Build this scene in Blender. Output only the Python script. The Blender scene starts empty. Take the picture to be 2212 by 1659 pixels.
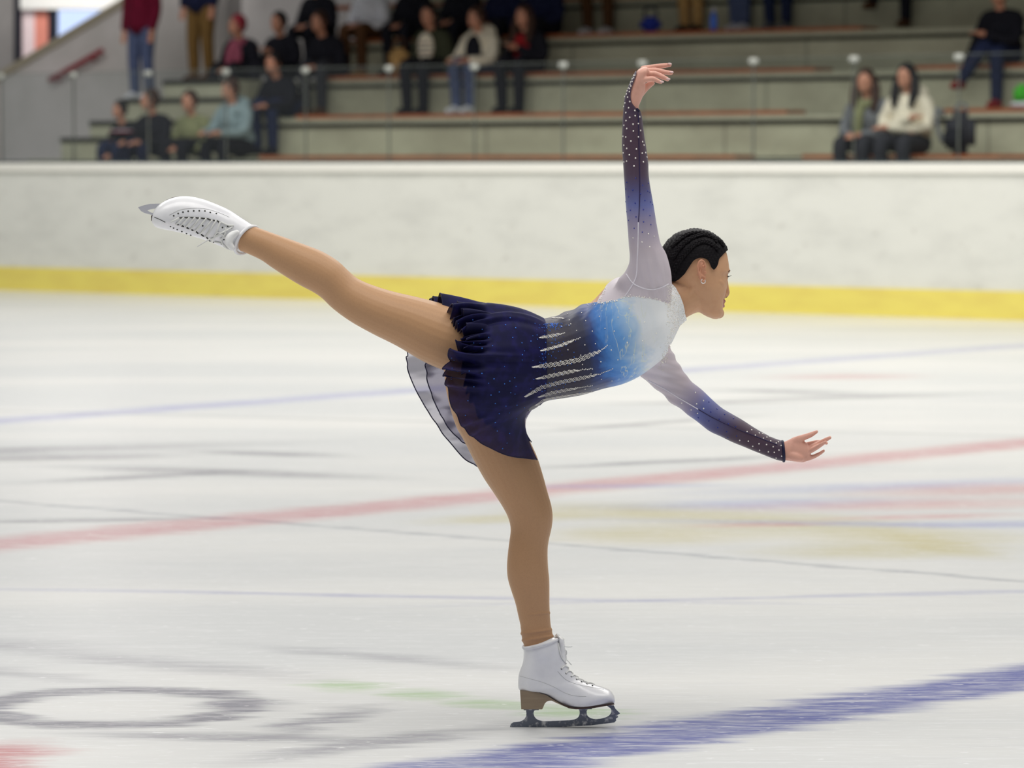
import bpy, bmesh, math, random
import numpy as np
from mathutils import Vector, Matrix, kdtree
from mathutils.bvhtree import BVHTree
from mathutils.geometry import tessellate_polygon
random.seed(7)
PI = math.pi
SC = bpy.context.scene
COL = SC.collection

# ---------------------------------------------------------------- camera
FPX = 7216.0; CH = 1.35
PITCH = math.atan((829.5 - 352.0) / FPX)
cam_d = bpy.data.cameras.new('camera'); cam = bpy.data.objects.new('camera', cam_d); COL.objects.link(cam)
cam.location = (0, 0, CH); cam.rotation_euler = (PI/2 - PITCH, 0, 0)
cam_d.sensor_width = 36; cam_d.lens = FPX/2212*36; cam_d.clip_end = 300
cam_d.dof.use_dof = True; cam_d.dof.focus_distance = 7.9; cam_d.dof.aperture_fstop = 4.6
SC.camera = cam

def srgb(r, g, b, a=1.0):
    f = lambda v: (v/12.92 if v <= 0.04045 else ((v+0.055)/1.055)**2.4)
    return (f(r/255), f(g/255), f(b/255), a)

# ---------------------------------------------------------------- light
W = bpy.data.worlds.new('world'); SC.world = W; W.use_nodes = True
W.node_tree.nodes['Background'].inputs[0].default_value = (0.93, 0.97, 1.0, 1)
W.node_tree.nodes['Background'].inputs[1].default_value = 0.31
def area(name, loc, rot, sx, sy, power, col=(1, 0.975, 0.94)):
    d = bpy.data.lights.new(name, 'AREA'); d.shape = 'RECTANGLE'; d.size = sx; d.size_y = sy
    d.energy = power; d.color = col
    o = bpy.data.objects.new(name, d); COL.objects.link(o); o.location = loc; o.rotation_euler = rot
    return o
area('hall_light_near', (-1, 5.5, 8.5), (0, 0, 0), 12, 5, 1080)
area('hall_light_side', (6, 11, 8.5), (0, 0, 0), 5, 8, 520)
area('hall_light_middle', (-1, 18, 8.5), (0, 0, 0), 14, 6, 1500)
area('hall_light_far', (-2, 27, 8.5), (0, 0, -0.62), 18, 5, 1650)
SC.view_settings.view_transform = 'Standard'; SC.view_settings.look = 'None'
SC.view_settings.gamma = 1; SC.view_settings.use_curve_mapping = False
SC.view_settings.exposure = -0.63

# ---------------------------------------------------------------- pixel helpers (authoring only)
FWD = Vector((0, math.cos(PITCH), -math.sin(PITCH))); UPV = Vector((0, math.sin(PITCH), math.cos(PITCH)))
CAMP = Vector((0, 0, CH))
def ray(px, py):
    return FWD + Vector((1, 0, 0))*((px-1106)/FPX) + UPV*((829.5-py)/FPX)
def ground(px, py):
    d = ray(px, py); return CAMP + d*(-CH/d.z)
D0 = ground(1200, 1570).y - 0.08
def P(px, py, dy=0.0):
    d = ray(px, py); return CAMP + d*((D0+dy)/d.y)
def pix(p):
    v = Vector(p) - CAMP; z = v.dot(FWD)
    return 1106 + FPX*v.x/z, 829.5 - FPX*v.dot(UPV)/z
g0 = ground(0, 626); g1 = ground(2212, 692)
U = (g1-g0).normalized(); V = Vector((-U.y, U.x, 0)); UANG = math.atan2(U.y, U.x)
def B(u, v, z): return g0 + U*u + V*v + Vector((0, 0, z))
def at(px, py, v):
    d = ray(px, py); t = (v - (CAMP-g0).dot(V))/d.dot(V); q = CAMP + d*t
    return (q-g0).dot(U), q.z

# ---------------------------------------------------------------- object helpers
def tag(o, label=None, cat=None, group=None, kind=None):
    if label: o['label'] = label
    if cat: o['category'] = cat
    if group: o['group'] = group
    if kind: o['kind'] = kind
    return o
def empty(name, loc, label, cat, group=None):
    o = bpy.data.objects.new(name, None); COL.objects.link(o); o.location = loc; o.empty_display_size = 0.1
    return tag(o, label, cat, group)
def link(name, me, m=None, parent=None, smooth=True):
    if isinstance(me, bmesh.types.BMesh):
        bm = me; me = bpy.data.meshes.new(name)
        bmesh.ops.recalc_face_normals(bm, faces=bm.faces); bm.to_mesh(me); bm.free()
    o = bpy.data.objects.new(name, me); COL.objects.link(o)
    if m is not None:
        me.materials.clear()
        for x in (m if isinstance(m, (list, tuple)) else [m]): me.materials.append(x)
    if smooth: me.polygons.foreach_set('use_smooth', [True]*len(me.polygons))
    if parent is not None:
        if parent.matrix_world == Matrix() and parent.location.length > 0 or parent.rotation_euler.z:
            pass
        mw = Matrix.Translation(parent.location) @ parent.rotation_euler.to_matrix().to_4x4()
        if parent.parent: mw = Matrix.Translation(parent.parent.location) @ mw if not parent.get('_w') else mw
        o.parent = parent
        o.matrix_parent_inverse = Matrix.Identity(4)
        off = world_of(parent)
        me.transform(off.inverted())
    return o
def world_of(o):
    m = Matrix.Translation(o.location) @ o.rotation_euler.to_matrix().to_4x4()
    return world_of(o.parent) @ m if o.parent else m
def cr(p0, p1, p2, p3, t):
    return 0.5*((2*p1) + (p2-p0)*t + (2*p0-5*p1+4*p2-p3)*t*t + (3*p1-p0-3*p2+p3)*t**3)
def crlist(pts, n):
    """Catmull-Rom through rows of numbers, n steps per span; returns rows and float parameter"""
    A = [np.array(p, float) for p in pts]; out = []; ts = []
    for i in range(len(A)-1):
        p0 = A[max(i-1, 0)]; p3 = A[min(i+2, len(A)-1)]
        for k in range(n):
            out.append(cr(p0, A[i], A[i+1], p3, k/n)); ts.append(i+k/n)
    out.append(A[-1]); ts.append(len(A)-1.0)
    return out, ts
def rings_bm(bm, rings, cap=0.5):
    """skin closed rings; dome the ends"""
    vs = [[bm.verts.new(p) for p in r] for r in rings]
    n = len(vs[0])
    for a, b in zip(vs, vs[1:]):
        for k in range(n): bm.faces.new((a[k], a[(k+1) % n], b[(k+1) % n], b[k]))
    for e, inner in ((0, 1), (-1, -2)):
        c = sum((v.co for v in vs[e]), Vector())/n; c2 = sum((v.co for v in vs[inner]), Vector())/n
        r = sum((v.co-c).length for v in vs[e])/n
        d = (c-c2); d = d.normalized()*r*cap if d.length > 1e-9 else Vector()
        prev = vs[e]
        if cap > 0:
            mid = [bm.verts.new(c + (v.co-c)*0.7 + d*0.7) for v in prev]
            for k in range(n): bm.faces.new((prev[k], prev[(k+1) % n], mid[(k+1) % n], mid[k]))
            prev = mid
        t = bm.verts.new(c+d)
        for k in range(n): bm.faces.new((prev[k], prev[(k+1) % n], t))
    return vs
def pair_rings(pairs, steps=4, n=28, e=2.0, grow=0.0):
    """cross-sections from outline pairs (x1,y1,x2,y2,dY,half depth)"""
    rows, ts = crlist(pairs, steps); rings = []
    for r in rows:
        a = P(r[0], r[1], r[4]); b = P(r[2], r[3], r[4]); c = (a+b)/2; h = (a-b)/2
        if grow: h = h*(1+grow/h.length)
        hd = r[5]+grow; ring = []
        for k in range(n):
            f = 2*PI*k/n; cx, sx = math.cos(f), math.sin(f)
            cx = math.copysign(abs(cx)**(2/e), cx); sx = math.copysign(abs(sx)**(2/e), sx)
            ring.append(c + h*cx + Vector((0, hd*sx, 0)))
        rings.append(ring)
    return rings, ts
def frame_along(pts):
    out = []; up = Vector((0, 0, 1)); prev = None
    for i, p in enumerate(pts):
        d = (pts[min(i+1, len(pts)-1)] - pts[max(i-1, 0)])
        d = d.normalized() if d.length > 1e-9 else Vector((1, 0, 0))
        a = prev - d*prev.dot(d) if prev is not None else d.cross(up)
        if a.length < 1e-4: a = d.cross(Vector((1, 0, 0)))
        a.normalize(); prev = a; out.append((d, a, d.cross(a).normalized()))
    return out
def tube(bm, pts, rad, n=8, steps=3, cap=0.6, smooth=True):
    pts = [Vector(p) for p in pts]
    if not hasattr(rad, '__len__'): rad = [rad]*len(pts)
    if smooth and len(pts) > 2:
        rows, ts = crlist([(*p, r) for p, r in zip(pts, rad)], steps)
        pts = [Vector(r[:3]) for r in rows]; rad = [max(r[3], 1e-4) for r in rows]
    fr = frame_along(pts); rings = []
    for p, r, (d, a, b) in zip(pts, rad, fr):
        rings.append([p + (a*math.cos(2*PI*k/n) + b*math.sin(2*PI*k/n))*r for k in range(n)])
    rings_bm(bm, rings, cap)
def ball(bm, c, r, sub=2, sc=(1, 1, 1), rot=None):
    m = Matrix.Translation(c) @ (rot.to_4x4() if rot else Matrix()) @ Matrix.Diagonal((r*sc[0], r*sc[1], r*sc[2], 1))
    bmesh.ops.create_icosphere(bm, subdivisions=sub, radius=1, matrix=m)
def box(bm, c, s, M=None):
    """axis box centre c, size s, then matrix M"""
    m = Matrix.Translation(c) @ Matrix.Diagonal((*s, 1))
    bmesh.ops.create_cube(bm, size=1, matrix=(M @ m) if M else m)
BM_ = Matrix((( U.x, V.x, 0, g0.x), (U.y, V.y, 0, g0.y), (0, 0, 1, 0), (0, 0, 0, 1)))
def bbox(bm, u0, u1, v0, v1, z0, z1):
    box(bm, ((u0+u1)/2, (v0+v1)/2, (z0+z1)/2), (u1-u0, v1-v0, z1-z0), BM_)
def evaluated(me, mods):
    o = bpy.data.objects.new('tmp', me); COL.objects.link(o)
    for t, kw in mods:
        m = o.modifiers.new('m', t)
        for k, v in kw.items(): setattr(m, k, v)
    dg = bpy.context.evaluated_depsgraph_get(); dg.update()
    r = bpy.data.meshes.new_from_object(o.evaluated_get(dg))
    bpy.data.objects.remove(o); return r
def remesh(bm, vox, it=4, fac=0.5):
    me = bpy.data.meshes.new('r'); bmesh.ops.recalc_face_normals(bm, faces=bm.faces); bm.to_mesh(me); bm.free()
    return evaluated(me, [('REMESH', dict(mode='VOXEL', voxel_size=vox)), ('SMOOTH', dict(factor=fac, iterations=it))])
def inpoly(x, y, poly):
    c = False; n = len(poly); j = n-1
    for i in range(n):
        xi, yi = poly[i]; xj, yj = poly[j]
        if (yi > y) != (yj > y) and x < (xj-xi)*(y-yi)/(yj-yi)+xi: c = not c
        j = i
    return c

# ---------------------------------------------------------------- material helpers
class NT:
    def __init__(s, name):
        s.m = bpy.data.materials.new(name); s.m.use_nodes = True; s.t = s.m.node_tree; s.n = s.t.nodes
        s.b = s.n['Principled BSDF']
    def new(s, typ, **kw):
        x = s.n.new(typ)
        for k, v in kw.items(): setattr(x, k, v)
        return x
    def set(s, sock, v):
        if isinstance(v, bpy.types.NodeSocket): s.t.links.new(v, sock)
        else: sock.default_value = v
    def math(s, op, a, b=0.0, c=None):
        x = s.new('ShaderNodeMath', operation=op); s.set(x.inputs[0], a); s.set(x.inputs[1], b)
        if c is not None: s.set(x.inputs[2], c)
        return x.outputs[0]
    def noise(s, vec, scale=5, detail=3, rough=0.5, dist=0.0):
        x = s.new('ShaderNodeTexNoise'); s.set(x.inputs['Vector'], vec)
        x.inputs['Scale'].default_value = scale; x.inputs['Detail'].default_value = detail
        x.inputs['Roughness'].default_value = rough; x.inputs['Distortion'].default_value = dist
        return x.outputs[0]
    def mapping(s, vec, scale=(1, 1, 1), rot=(0, 0, 0), loc=(0, 0, 0), typ='POINT'):
        x = s.new('ShaderNodeMapping', vector_type=typ); s.set(x.inputs[0], vec)
        x.inputs['Location'].default_value = loc; x.inputs['Rotation'].default_value = rot; x.inputs['Scale'].default_value = scale
        return x.outputs[0]
    def rng(s, v, a, b, c=0.0, d=1.0, smooth=True):
        x = s.new('ShaderNodeMapRange'); x.interpolation_type = 'SMOOTHSTEP' if smooth else 'LINEAR'
        s.set(x.inputs[0], v)
        for i, k in enumerate((a, b, c, d)): s.set(x.inputs[i+1], k)
        return x.outputs[0]
    def mix(s, f, a, b, mode='MIX'):
        x = s.new('ShaderNodeMix', data_type='RGBA', blend_type=mode)
        s.set(x.inputs[0], f); s.set(x.inputs[6], a); s.set(x.inputs[7], b); return x.outputs[2]
    def ramp(s, f, stops):
        x = s.new('ShaderNodeValToRGB'); s.set(x.inputs[0], f); e = x.color_ramp.elements
        e[0].position = stops[0][0]; e[0].color = stops[0][1]; e[1].position = stops[-1][0]; e[1].color = stops[-1][1]
        for p, c in stops[1:-1]:
            q = e.new(p); q.color = c
        return x.outputs[0]
    def attr(s, name):
        x = s.new('ShaderNodeAttribute'); x.attribute_name = name; return x
    def obj(s): return s.new('ShaderNodeTexCoord').outputs['Object']
    def geo(s): return s.new('ShaderNodeNewGeometry').outputs['Position']
    def bump(s, h, strength=0.2, dist=0.01):
        x = s.new('ShaderNodeBump'); x.inputs['Strength'].default_value = strength; x.inputs['Distance'].default_value = dist
        s.set(x.inputs['Height'], h); s.set(s.b.inputs['Normal'], x.outputs[0]); return x
    def out(s, col=None, rough=None, spec=None, metal=None):
        if col is not None: s.set(s.b.inputs['Base Color'], col)
        if rough is not None: s.set(s.b.inputs['Roughness'], rough)
        if spec is not None: s.set(s.b.inputs['Specular IOR Level'], spec)
        if metal is not None: s.set(s.b.inputs['Metallic'], metal)
        return s.m
    def see_through(s, amount, tint=(1, 1, 1, 1)):
        tr = s.new('ShaderNodeBsdfTransparent'); tr.inputs[0].default_value = tint
        mx = s.new('ShaderNodeMixShader'); s.set(mx.inputs[0], amount)
        s.t.links.new(s.b.outputs[0], mx.inputs[1]); s.t.links.new(tr.outputs[0], mx.inputs[2])
        s.t.links.new(mx.outputs[0], s.n['Material Output'].inputs[0]); return s.m
MATS = {}
def plain(name, rgb, rough=0.6, spec=0.4, metal=0.0, var=0.12, scale=30, bump=0.0):
    if name in MATS: return MATS[name]
    t = NT(name); o = t.obj(); n = t.noise(o, scale, 3)
    c = srgb(*rgb); lo = tuple(max(0, x*(1-var)) for x in c[:3])+(1,); hi = tuple(min(1, x*(1+var)) for x in c[:3])+(1,)
    t.out(t.ramp(n, [(0.3, lo), (0.7, hi)]), rough, spec, metal)
    if bump: t.bump(t.noise(o, scale*4, 4), bump, 0.005)
    MATS[name] = t.m; return t.m

# ================================================================ THE ICE
def ice_material():
    t = NT('ice'); g = t.geo()
    wn = t.new('ShaderNodeTexNoise'); t.set(wn.inputs['Vector'], t.mapping(g, (2.4, 14, 1))); wn.inputs['Scale'].default_value = 1; wn.inputs['Detail'].default_value = 4
    off = t.new('ShaderNodeVectorMath', operation='MULTIPLY_ADD')
    t.set(off.inputs[0], wn.outputs['Color']); off.inputs[1].default_value = (0.30, 0.07, 0); off.inputs[2].default_value = (-0.15, -0.035, 0)
    add = t.new('ShaderNodeVectorMath', operation='ADD'); t.set(add.inputs[0], g); t.set(add.inputs[1], off.outputs[0])
    w = add.outputs[0]
    big = t.noise(t.mapping(g, (0.25, 0.9, 1)), 1, 4)
    col = t.mix(t.rng(big, 0.35, 0.7), srgb(214, 216, 216), srgb(229, 229, 226))
    fine = t.noise(t.mapping(g, (2.2, 16, 1), (0, 0, 0.05)), 1, 5, 0.65)
    col = t.mix(t.rng(fine, 0.50, 0.78, 0, 0.35), col, srgb(203, 204, 208))
    brk = t.rng(t.noise(t.mapping(g, (5, 26, 1)), 1, 4, 0.7), 0.3, 0.6, 0.5, 1.0)
    def mark(x1, y1, x2, y2, hpx, rgb, s, soft=0.6, broken=True, line=False, ring=0.0):
        nonlocal col
        a = ground(x1, y1); b = ground(x2, y2); m = (a+b)/2; d = (b-a)
        mp = ground((x1+x2)/2, (y1+y2)/2+hpx/2); dn = d.normalized()
        q = ground((x1+x2)/2, (y1+y2)/2)
        hw = abs((mp-q).x*dn.y - (mp-q).y*dn.x)
        rx = 4000 if line else d.length/2
        v = t.mapping(w, (rx, hw, 1e6), (0, 0, math.atan2(d.y, d.x)), (m.x, m.y, 0), 'TEXTURE')
        ln = t.new('ShaderNodeVectorMath', operation='LENGTH'); t.set(ln.inputs[0], v)
        L = ln.outputs['Value']
        if ring: 
            L = t.math('ABSOLUTE', t.math('SUBTRACT', L, 1.0))
            k = t.rng(L, ring*1.5, ring*0.3, 0, s)
        else: k = t.rng(L, 1+soft, max(1-soft, 0.05), 0, s)
        if broken: k = t.math('MULTIPLY', k, brk)
        col = t.mix(k, col, srgb(*rgb))
    GR = (158, 157, 165)
    for a in [(-900, 1000, 400, 962, 16), (-100, 992, 330, 985, 14), (200, 1010, 760, 1030, 14), (100, 1040, 500, 1020, 10),
              (430, 975, 720, 985, 10), (1560, 842, 1850, 850, 7), (1640, 862, 2050, 852, 8), (1350, 872, 1700, 868, 6), 
              (-60, 1128, 420, 1120, 8), (1180, 1010, 1700, 985, 8), (1200, 930, 1600, 900, 6)]:
        mark(*a, (140, 140, 148), 0.75, 0.85)
    for a in [(-300, 1385, 160, 1396, 22), (60, 1405, 640, 1462, 26), (-200, 1430, 190, 1470, 18), (600, 1400, 1050, 1440, 16)]:
        mark(*a, GR, 0.55, 0.9)
    mark(-30, 1527, 530, 1527, 78, (128, 127, 138), 0.95, ring=0.22)
    for a in [(220, 1588, 760, 1598, 16), (560, 1638, 1060, 1572, 26), (600, 1585, 790, 1530, 34), (-60, 1512, 30, 1545, 30), (440, 1530, 620, 1520, 26)]:
        mark(*a, (138, 137, 148), 0.78, 0.8)
    mark(0, 909, 2212, 746, 11, (150, 155, 205), 0.62, 0.9, line=True)
    mark(0, 1175, 2212, 957, 26, (198, 112, 120), 0.62, 0.7, line=True)
    mark(940, 1672, 2212, 1462, 62, (74, 84, 160), 0.92, 0.45, line=True)
    mark(0, 1082, 2212, 1256, 5, (120, 122, 140), 0.42, 0.9, line=True)
    mark(0, 1272, 1500, 1300, 7, (160, 162, 200), 0.55, 0.9); mark(1200, 1302, 2600, 1268, 7, (160, 162, 200), 0.5, 0.9)
    mark(-300, 880, 2500, 950, 4, (140, 142, 150), 0.35, 0.9)
    mark(-120, 1632, 100, 1640, 62, (190, 84, 92), 0.8, 0.7); mark(-100, 1655, 60, 1668, 30, (190, 84, 92), 0.6, 0.7)
    mark(1690, 815, 1960, 812, 10, (205, 130, 130), 0.5, 0.9)
    for a in [(680, 1478, 810, 1486, 22), (840, 1498, 980, 1503, 20), (985, 1516, 1130, 1524, 20), (1130, 1530, 1330, 1545, 26)]:
        mark(*a, (150, 190, 120), 0.62, 0.8)
    TN = (200, 190, 140)
    for a in [(950, 1128, 1240, 1112, 18), (1150, 1100, 1560, 1112, 36), (1230, 1158, 1620, 1150, 40), (1480, 1115, 1900, 1135, 34),
              (1700, 1145, 2170, 1168, 42), (1680, 1192, 2110, 1188, 30), (1900, 1150, 2120, 1200, 30)]:
        mark(*a, TN, 0.66, 0.8)
    for a in [(1380, 1094, 1900, 1082, 20), (1600, 1062, 2300, 1036, 18), (1450, 1125, 2212, 1138, 10), (1980, 1132, 2400, 1130, 12), (1150, 1052, 1560, 1048, 8)]:
        mark(*a, (140, 150, 205), 0.5, 0.9)
    for a in [(1680, 1096, 2280, 1084, 20), (1900, 1066, 2350, 1050, 24), (1830, 1120, 2160, 1112, 10), (1540, 1136, 1760, 1132, 8)]:
        mark(*a, (208, 130, 128), 0.5, 0.9)
    # skate scratches and snow
    for rz, sc in ((0.10, (1.4, 30, 1)), (-0.16, (1.2, 34, 1)), (0.5, (3, 40, 1))):
        n = t.noise(t.mapping(g, sc, (0, 0, rz)), 1, 2, 0.5)
        k = t.rng(t.math('ABSOLUTE', t.math('SUBTRACT', n, 0.5)), 0.0, 0.012, 0.32, 0)
        col = t.mix(k, col, (0.93, 0.94, 0.95, 1))
    sp = t.noise(t.mapping(g, (16, 34, 1)), 1, 2, 0.6)
    col = t.mix(t.rng(sp, 0.66, 0.74, 0, 0.6), col, (0.95, 0.95, 0.96, 1))
    t.out(col, 0.25, 0.6)
    t.b.inputs['IOR'].default_value = 1.31
    t.bump(fine, 0.08, 0.003)
    return t.m
bm = bmesh.new()
vs = [bm.verts.new(p) for p in ((-30, -4, 0), (30, -4, 0), B(26, 0.02, 0)+Vector((6, 0, 0)), B(26, 0.02, 0), B(-32, 0.02, 0))]
bm.faces.new(vs)
fl = link('floor', bm, ice_material(), smooth=False); tag(fl, kind='structure')

# ================================================================ BOARDS
UL, UR = -30.0, 26.0
t = NT('board_white'); g = t.geo()
n1 = t.noise(t.mapping(g, (1.2, 1.2, 3)), 1.5, 5, 0.6); n2 = t.noise(g, 6, 4, 0.6)
c = t.mix(t.rng(n1, 0.4, 0.75, 0, 0.6), srgb(226, 226, 217), srgb(206, 206, 198))
c = t.mix(t.rng(n2, 0.62, 0.75, 0, 0.35), c, srgb(170, 165, 155))
t.out(c, 0.35, 0.4); BW = t.m
t = NT('board_yellow'); g = t.geo()
n1 = t.noise(t.mapping(g, (1.5, 1.5, 6)), 1.5, 4, 0.6)
t.out(t.mix(t.rng(n1, 0.35, 0.75), srgb(238, 222, 112), srgb(230, 210, 108)), 0.4, 0.4); BY = t.m
bm = bmesh.new(); bbox(bm, UL, UR, 0, 0.10, 0, 1.30); o = link('wall_far', bm, BW, smooth=False); tag(o, kind='structure')
bm = bmesh.new()
prof = [(-0.03, 1.262), (-0.03, 1.335), (-0.015, 1.349), (0.09, 1.349), (0.11, 1.335), (0.11, 1.262)]
for uu in (UL, UR): pass
va = [bm.verts.new(B(UL, v, z)) for v, z in prof]; vb = [bm.verts.new(B(UR, v, z)) for v, z in prof]
for k in range(6): bm.faces.new((va[k], va[(k+1) % 6], vb[(k+1) % 6], vb[k]))
bm.faces.new(va); bm.faces.new(vb[::-1])
o = link('trim_1', bm, plain('cap_plastic', (240, 238, 228), 0.3, 0.5, var=0.03), smooth=False); tag(o, kind='structure')
bm = bmesh.new(); bbox(bm, UL, UR, -0.022, 0.0, 0, 0.245); o = link('baseboard_far', bm, BY, smooth=False); tag(o, kind='structure')
bm = bmesh.new(); bbox(bm, UL, UR, 0.045, 0.105, 1.349, 1.372); o = link('trim_2', bm, plain('rail_steel', (52, 66, 70), 0.5, 0.5, 0.3), smooth=False); tag(o, kind='structure')

# glass screen standing on the boards
t = NT('clear_glass'); tr = t.new('ShaderNodeBsdfTransparent'); tr.inputs[0].default_value = (0.93, 0.955, 0.95, 1)
gl = t.new('ShaderNodeBsdfGlossy'); gl.inputs['Roughness'].default_value = 0.02; gl.inputs[0].default_value = (1, 1, 1, 1)
fr = t.new('ShaderNodeFresnel'); fr.inputs[0].default_value = 1.35
mx = t.new('ShaderNodeMixShader'); t.set(mx.inputs[0], fr.outputs[0]); t.t.links.new(tr.outputs[0], mx.inputs[1]); t.t.links.new(gl.outputs[0], mx.inputs[2])
t.t.links.new(mx.outputs[0], t.n['Material Output'].inputs[0]); GLASS = t.m
edge_m = plain('glass_edge', (104, 108, 102), 0.3, 0.5)
clip_m = plain('clip_white', (182, 184, 176), 0.5, 0.3, var=0.02)
clips = [at(x, y, 0.07)[0] for x, y in ((320, 158), (488, 153), (660, 150), (840, 149), (1025, 146), (1217, 142), (1388, 136), (1628, 132), (1845, 129), (2072, 125))]
d = (clips[-1]-clips[0])/9
us = [clips[0]-2*d-0.0, clips[0]-d] + clips + [clips[-1]+d, clips[-1]+2*d]
GT = 2.29
PN = ['beyond the left edge', 'cut by the left edge of the photo', 'in front of the legs in jeans at the stair', 'in front of the green jumper', 'in front of the pale blue-grey jacket',
      'fifth from the left edge', 'in front of the olive jacket', 'in front of the cream hooded jacket', 'just left of the raised hand', 'just right of the raised hand', 'left of the two seated women',
      'in front of the two seated women', 'at the right edge, before the backpack', 'beyond the right edge']
pp = [('first', )]
for i in range(len(us)-1):
    a, b = us[i], us[i+1]
    inview = 1 <= i <= 11
    o = empty('glass_panel', B((a+b)/2, 0.07, 1.372), 'glass pane on the white boards, ' + PN[i], 'glass screen', 'glass panes on top of the rink boards')
    bm = bmesh.new(); bbox(bm, a+0.006, b-0.006, 0.064, 0.076, 1.372, GT); link('pane', bm, GLASS, o, False)
    bm = bmesh.new(); bbox(bm, a+0.006, b-0.006, 0.063, 0.077, GT, GT+0.006); bbox(bm, a-0.005, a+0.006, 0.063, 0.077, 1.372, GT); link('pane_edge', bm, edge_m, o, False)
    bm = bmesh.new(); bbox(bm, a-0.05, a+0.05, 0.05, 0.09, GT-0.05, GT+0.008)
    bmesh.ops.bevel(bm, geom=bm.edges[:], offset=0.012, segments=2, affect='EDGES'); link('clamp', bm, clip_m, o)

# ================================================================ STANDS
ZB = [1.43 + 0.435*k for k in range(6)]          # bench heights
VT = [1.5 + 0.8*k for k in range(6)]             # riser positions
t = NT('concrete'); g = t.geo()
dotu = t.new('ShaderNodeVectorMath', operation='DOT_PRODUCT'); t.set(dotu.inputs[0], g); dotu.inputs[1].default_value = U
um = t.math('FRACT', t.math('DIVIDE', t.math('ADD', dotu.outputs['Value'], 100.0), 2.9))
n1 = t.noise(t.mapping(g, (1, 1, 2)), 1.2, 5, 0.6); n2 = t.noise(g, 9, 4, 0.6)
c = t.mix(t.rng(n1, 0.35, 0.7), srgb(196, 194, 170), srgb(176, 172, 150))
c = t.mix(t.rng(n2, 0.55, 0.75, 0, 0.3), c, srgb(140, 138, 124))
c = t.mix(t.rng(t.math('ABSOLUTE', t.math('SUBTRACT', um, 0.5)), 0.0, 0.010, 0.5, 0), c, srgb(95, 94, 84))
t.out(c, 0.8, 0.2); CONC = t.m
nos = plain('concrete_nosing', (184, 182, 160), 0.7, 0.2, var=0.06, scale=6)
wood = plain('bench_wood', (168, 96, 58), 0.5, 0.3, var=0.2, scale=4)
dark_m = plain('shade_and_edge_dark', (60, 60, 54), 0.9, 0.1)
tn = ['lowest', 'second lowest', 'middle', 'fourth', 'fifth', 'topmost']
ul0 = [at(x, 300, v)[0] for x, v in zip((62, 480, 480, 500, 500, 500), VT)]
ul0 = [ul0[0]] + [max(q, ul0[1]) for q in ul0[1:]]
for k in range(6):
    z, v = ZB[k], VT[k]; zb = z-0.435 if k else 0.0
    o = empty('bleacher_tier', B(4, v, zb), f'{tn[k]} concrete step of the spectator stand with a brown bench strip', 'stand tier', 'concrete tiers of the stand')
    bm = bmesh.new(); bbox(bm, ul0[k], UR, v+0.05, v+0.80+(0.05 if k < 5 else 0), zb-0.02, z-0.13); link('riser', bm, CONC, o, False)
    bm = bmesh.new(); bbox(bm, ul0[k], UR, v-0.02, v+0.85, z-0.092, z-0.042); link('nosing', bm, nos, o, False)
    bm = bmesh.new(); bbox(bm, ul0[k], UR, v+0.03, v+0.84, z-0.13, z-0.085); link('painted_shade', bm, dark_m, o, False)  # dark strip standing in for the shade under the nosing
    bm = bmesh.new()
    xs = {0: ((560, 1590), (1735, 2500)), 1: ((640, 1700), (2040, 2500)), 2: ((700, 1760), (1960, 2500)), 3: ((700, 1860),), 4: ((700, 2500),), 5: ((700, 2500),)}[k]
    for a, b in xs:
        ua, ub = at(a, 200, v)[0], min(at(b, 200, v)[0], UR)
        for q in range(2): bbox(bm, ua, ub, v-0.01+q*0.20, v+0.17+q*0.20, z-0.042, z)
    link('bench_plank', bm, wood, o, False)
bm = bmesh.new(); bbox(bm, UL, UR, 0.2, VT[0]+0.04, -0.02, ZB[0]-0.435)
o = link('walkway', bm, CONC, smooth=False); tag(o, 'grey concrete walkway between the rink boards and the stand', 'walkway')
# short stair at the left end of the stand
st = empty('stair_flight', B(at(150, 330, 2.4)[0], 2.4, 1.0), 'pale concrete stair rising at the left end of the stand', 'stairs')
bm = bmesh.new(); e = [at(x, y, 2.36) for x, y in ((132, 298), (192, 262), (262, 214), (345, 174))]
STEPZ = [q[1] for q in e]; ue = ul0[1]-0.01
for i, (uu, z) in enumerate(e): bbox(bm, uu, ue, 2.36+0.02*i, 3.95, 0.995, z)
link('step_block', bm, CONC, st, False)
bm = bmesh.new()
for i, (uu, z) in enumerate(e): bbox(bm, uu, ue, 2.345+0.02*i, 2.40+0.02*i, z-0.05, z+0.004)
link('step_edge', bm, dark_m, st, False)
# left parapet wall with sloping coping
WV = 4.0
t = NT('painted_wall'); g = t.geo(); n1 = t.noise(g, 1.3, 4, 0.6)
t.out(t.mix(t.rng(n1, 0.35, 0.7), srgb(222, 214, 212), srgb(206, 200, 196)), 0.7, 0.2); PW = t.m
def slab_px(bm, poly, v, th):
    pts = [at(x, y, v) for x, y in poly]
    a = [bm.verts.new(B(u, v, z)) for u, z in pts]; b = [bm.verts.new(B(u, v+th, z)) for u, z in pts]; n = len(a)
    bm.faces.new(a); bm.faces.new(b[::-1])
    for k in range(n): bm.faces.new((a[k], b[k], b[(k+1) % n], a[(k+1) % n]))
bm = bmesh.new(); slab_px(bm, [(-500, 500), (-500, 400), (-60, 205), (0, 168), (268, 8), (330, -28), (492, -123), (492, 500)], WV, 0.25)
o = link('wall_left', bm, PW, smooth=False); tag(o, kind='structure')
bm = bmesh.new(); slab_px(bm, [(-60, 207), (-60, 190), (262, -4), (330, -46), (492, -139), (492, -121), (330, -28), (268, 10), (0, 170)], WV-0.04, 0.33)
o = link('trim_3', bm, plain('coping', (176, 166, 146), 0.7, 0.2), smooth=False); tag(o, kind='structure')
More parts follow.
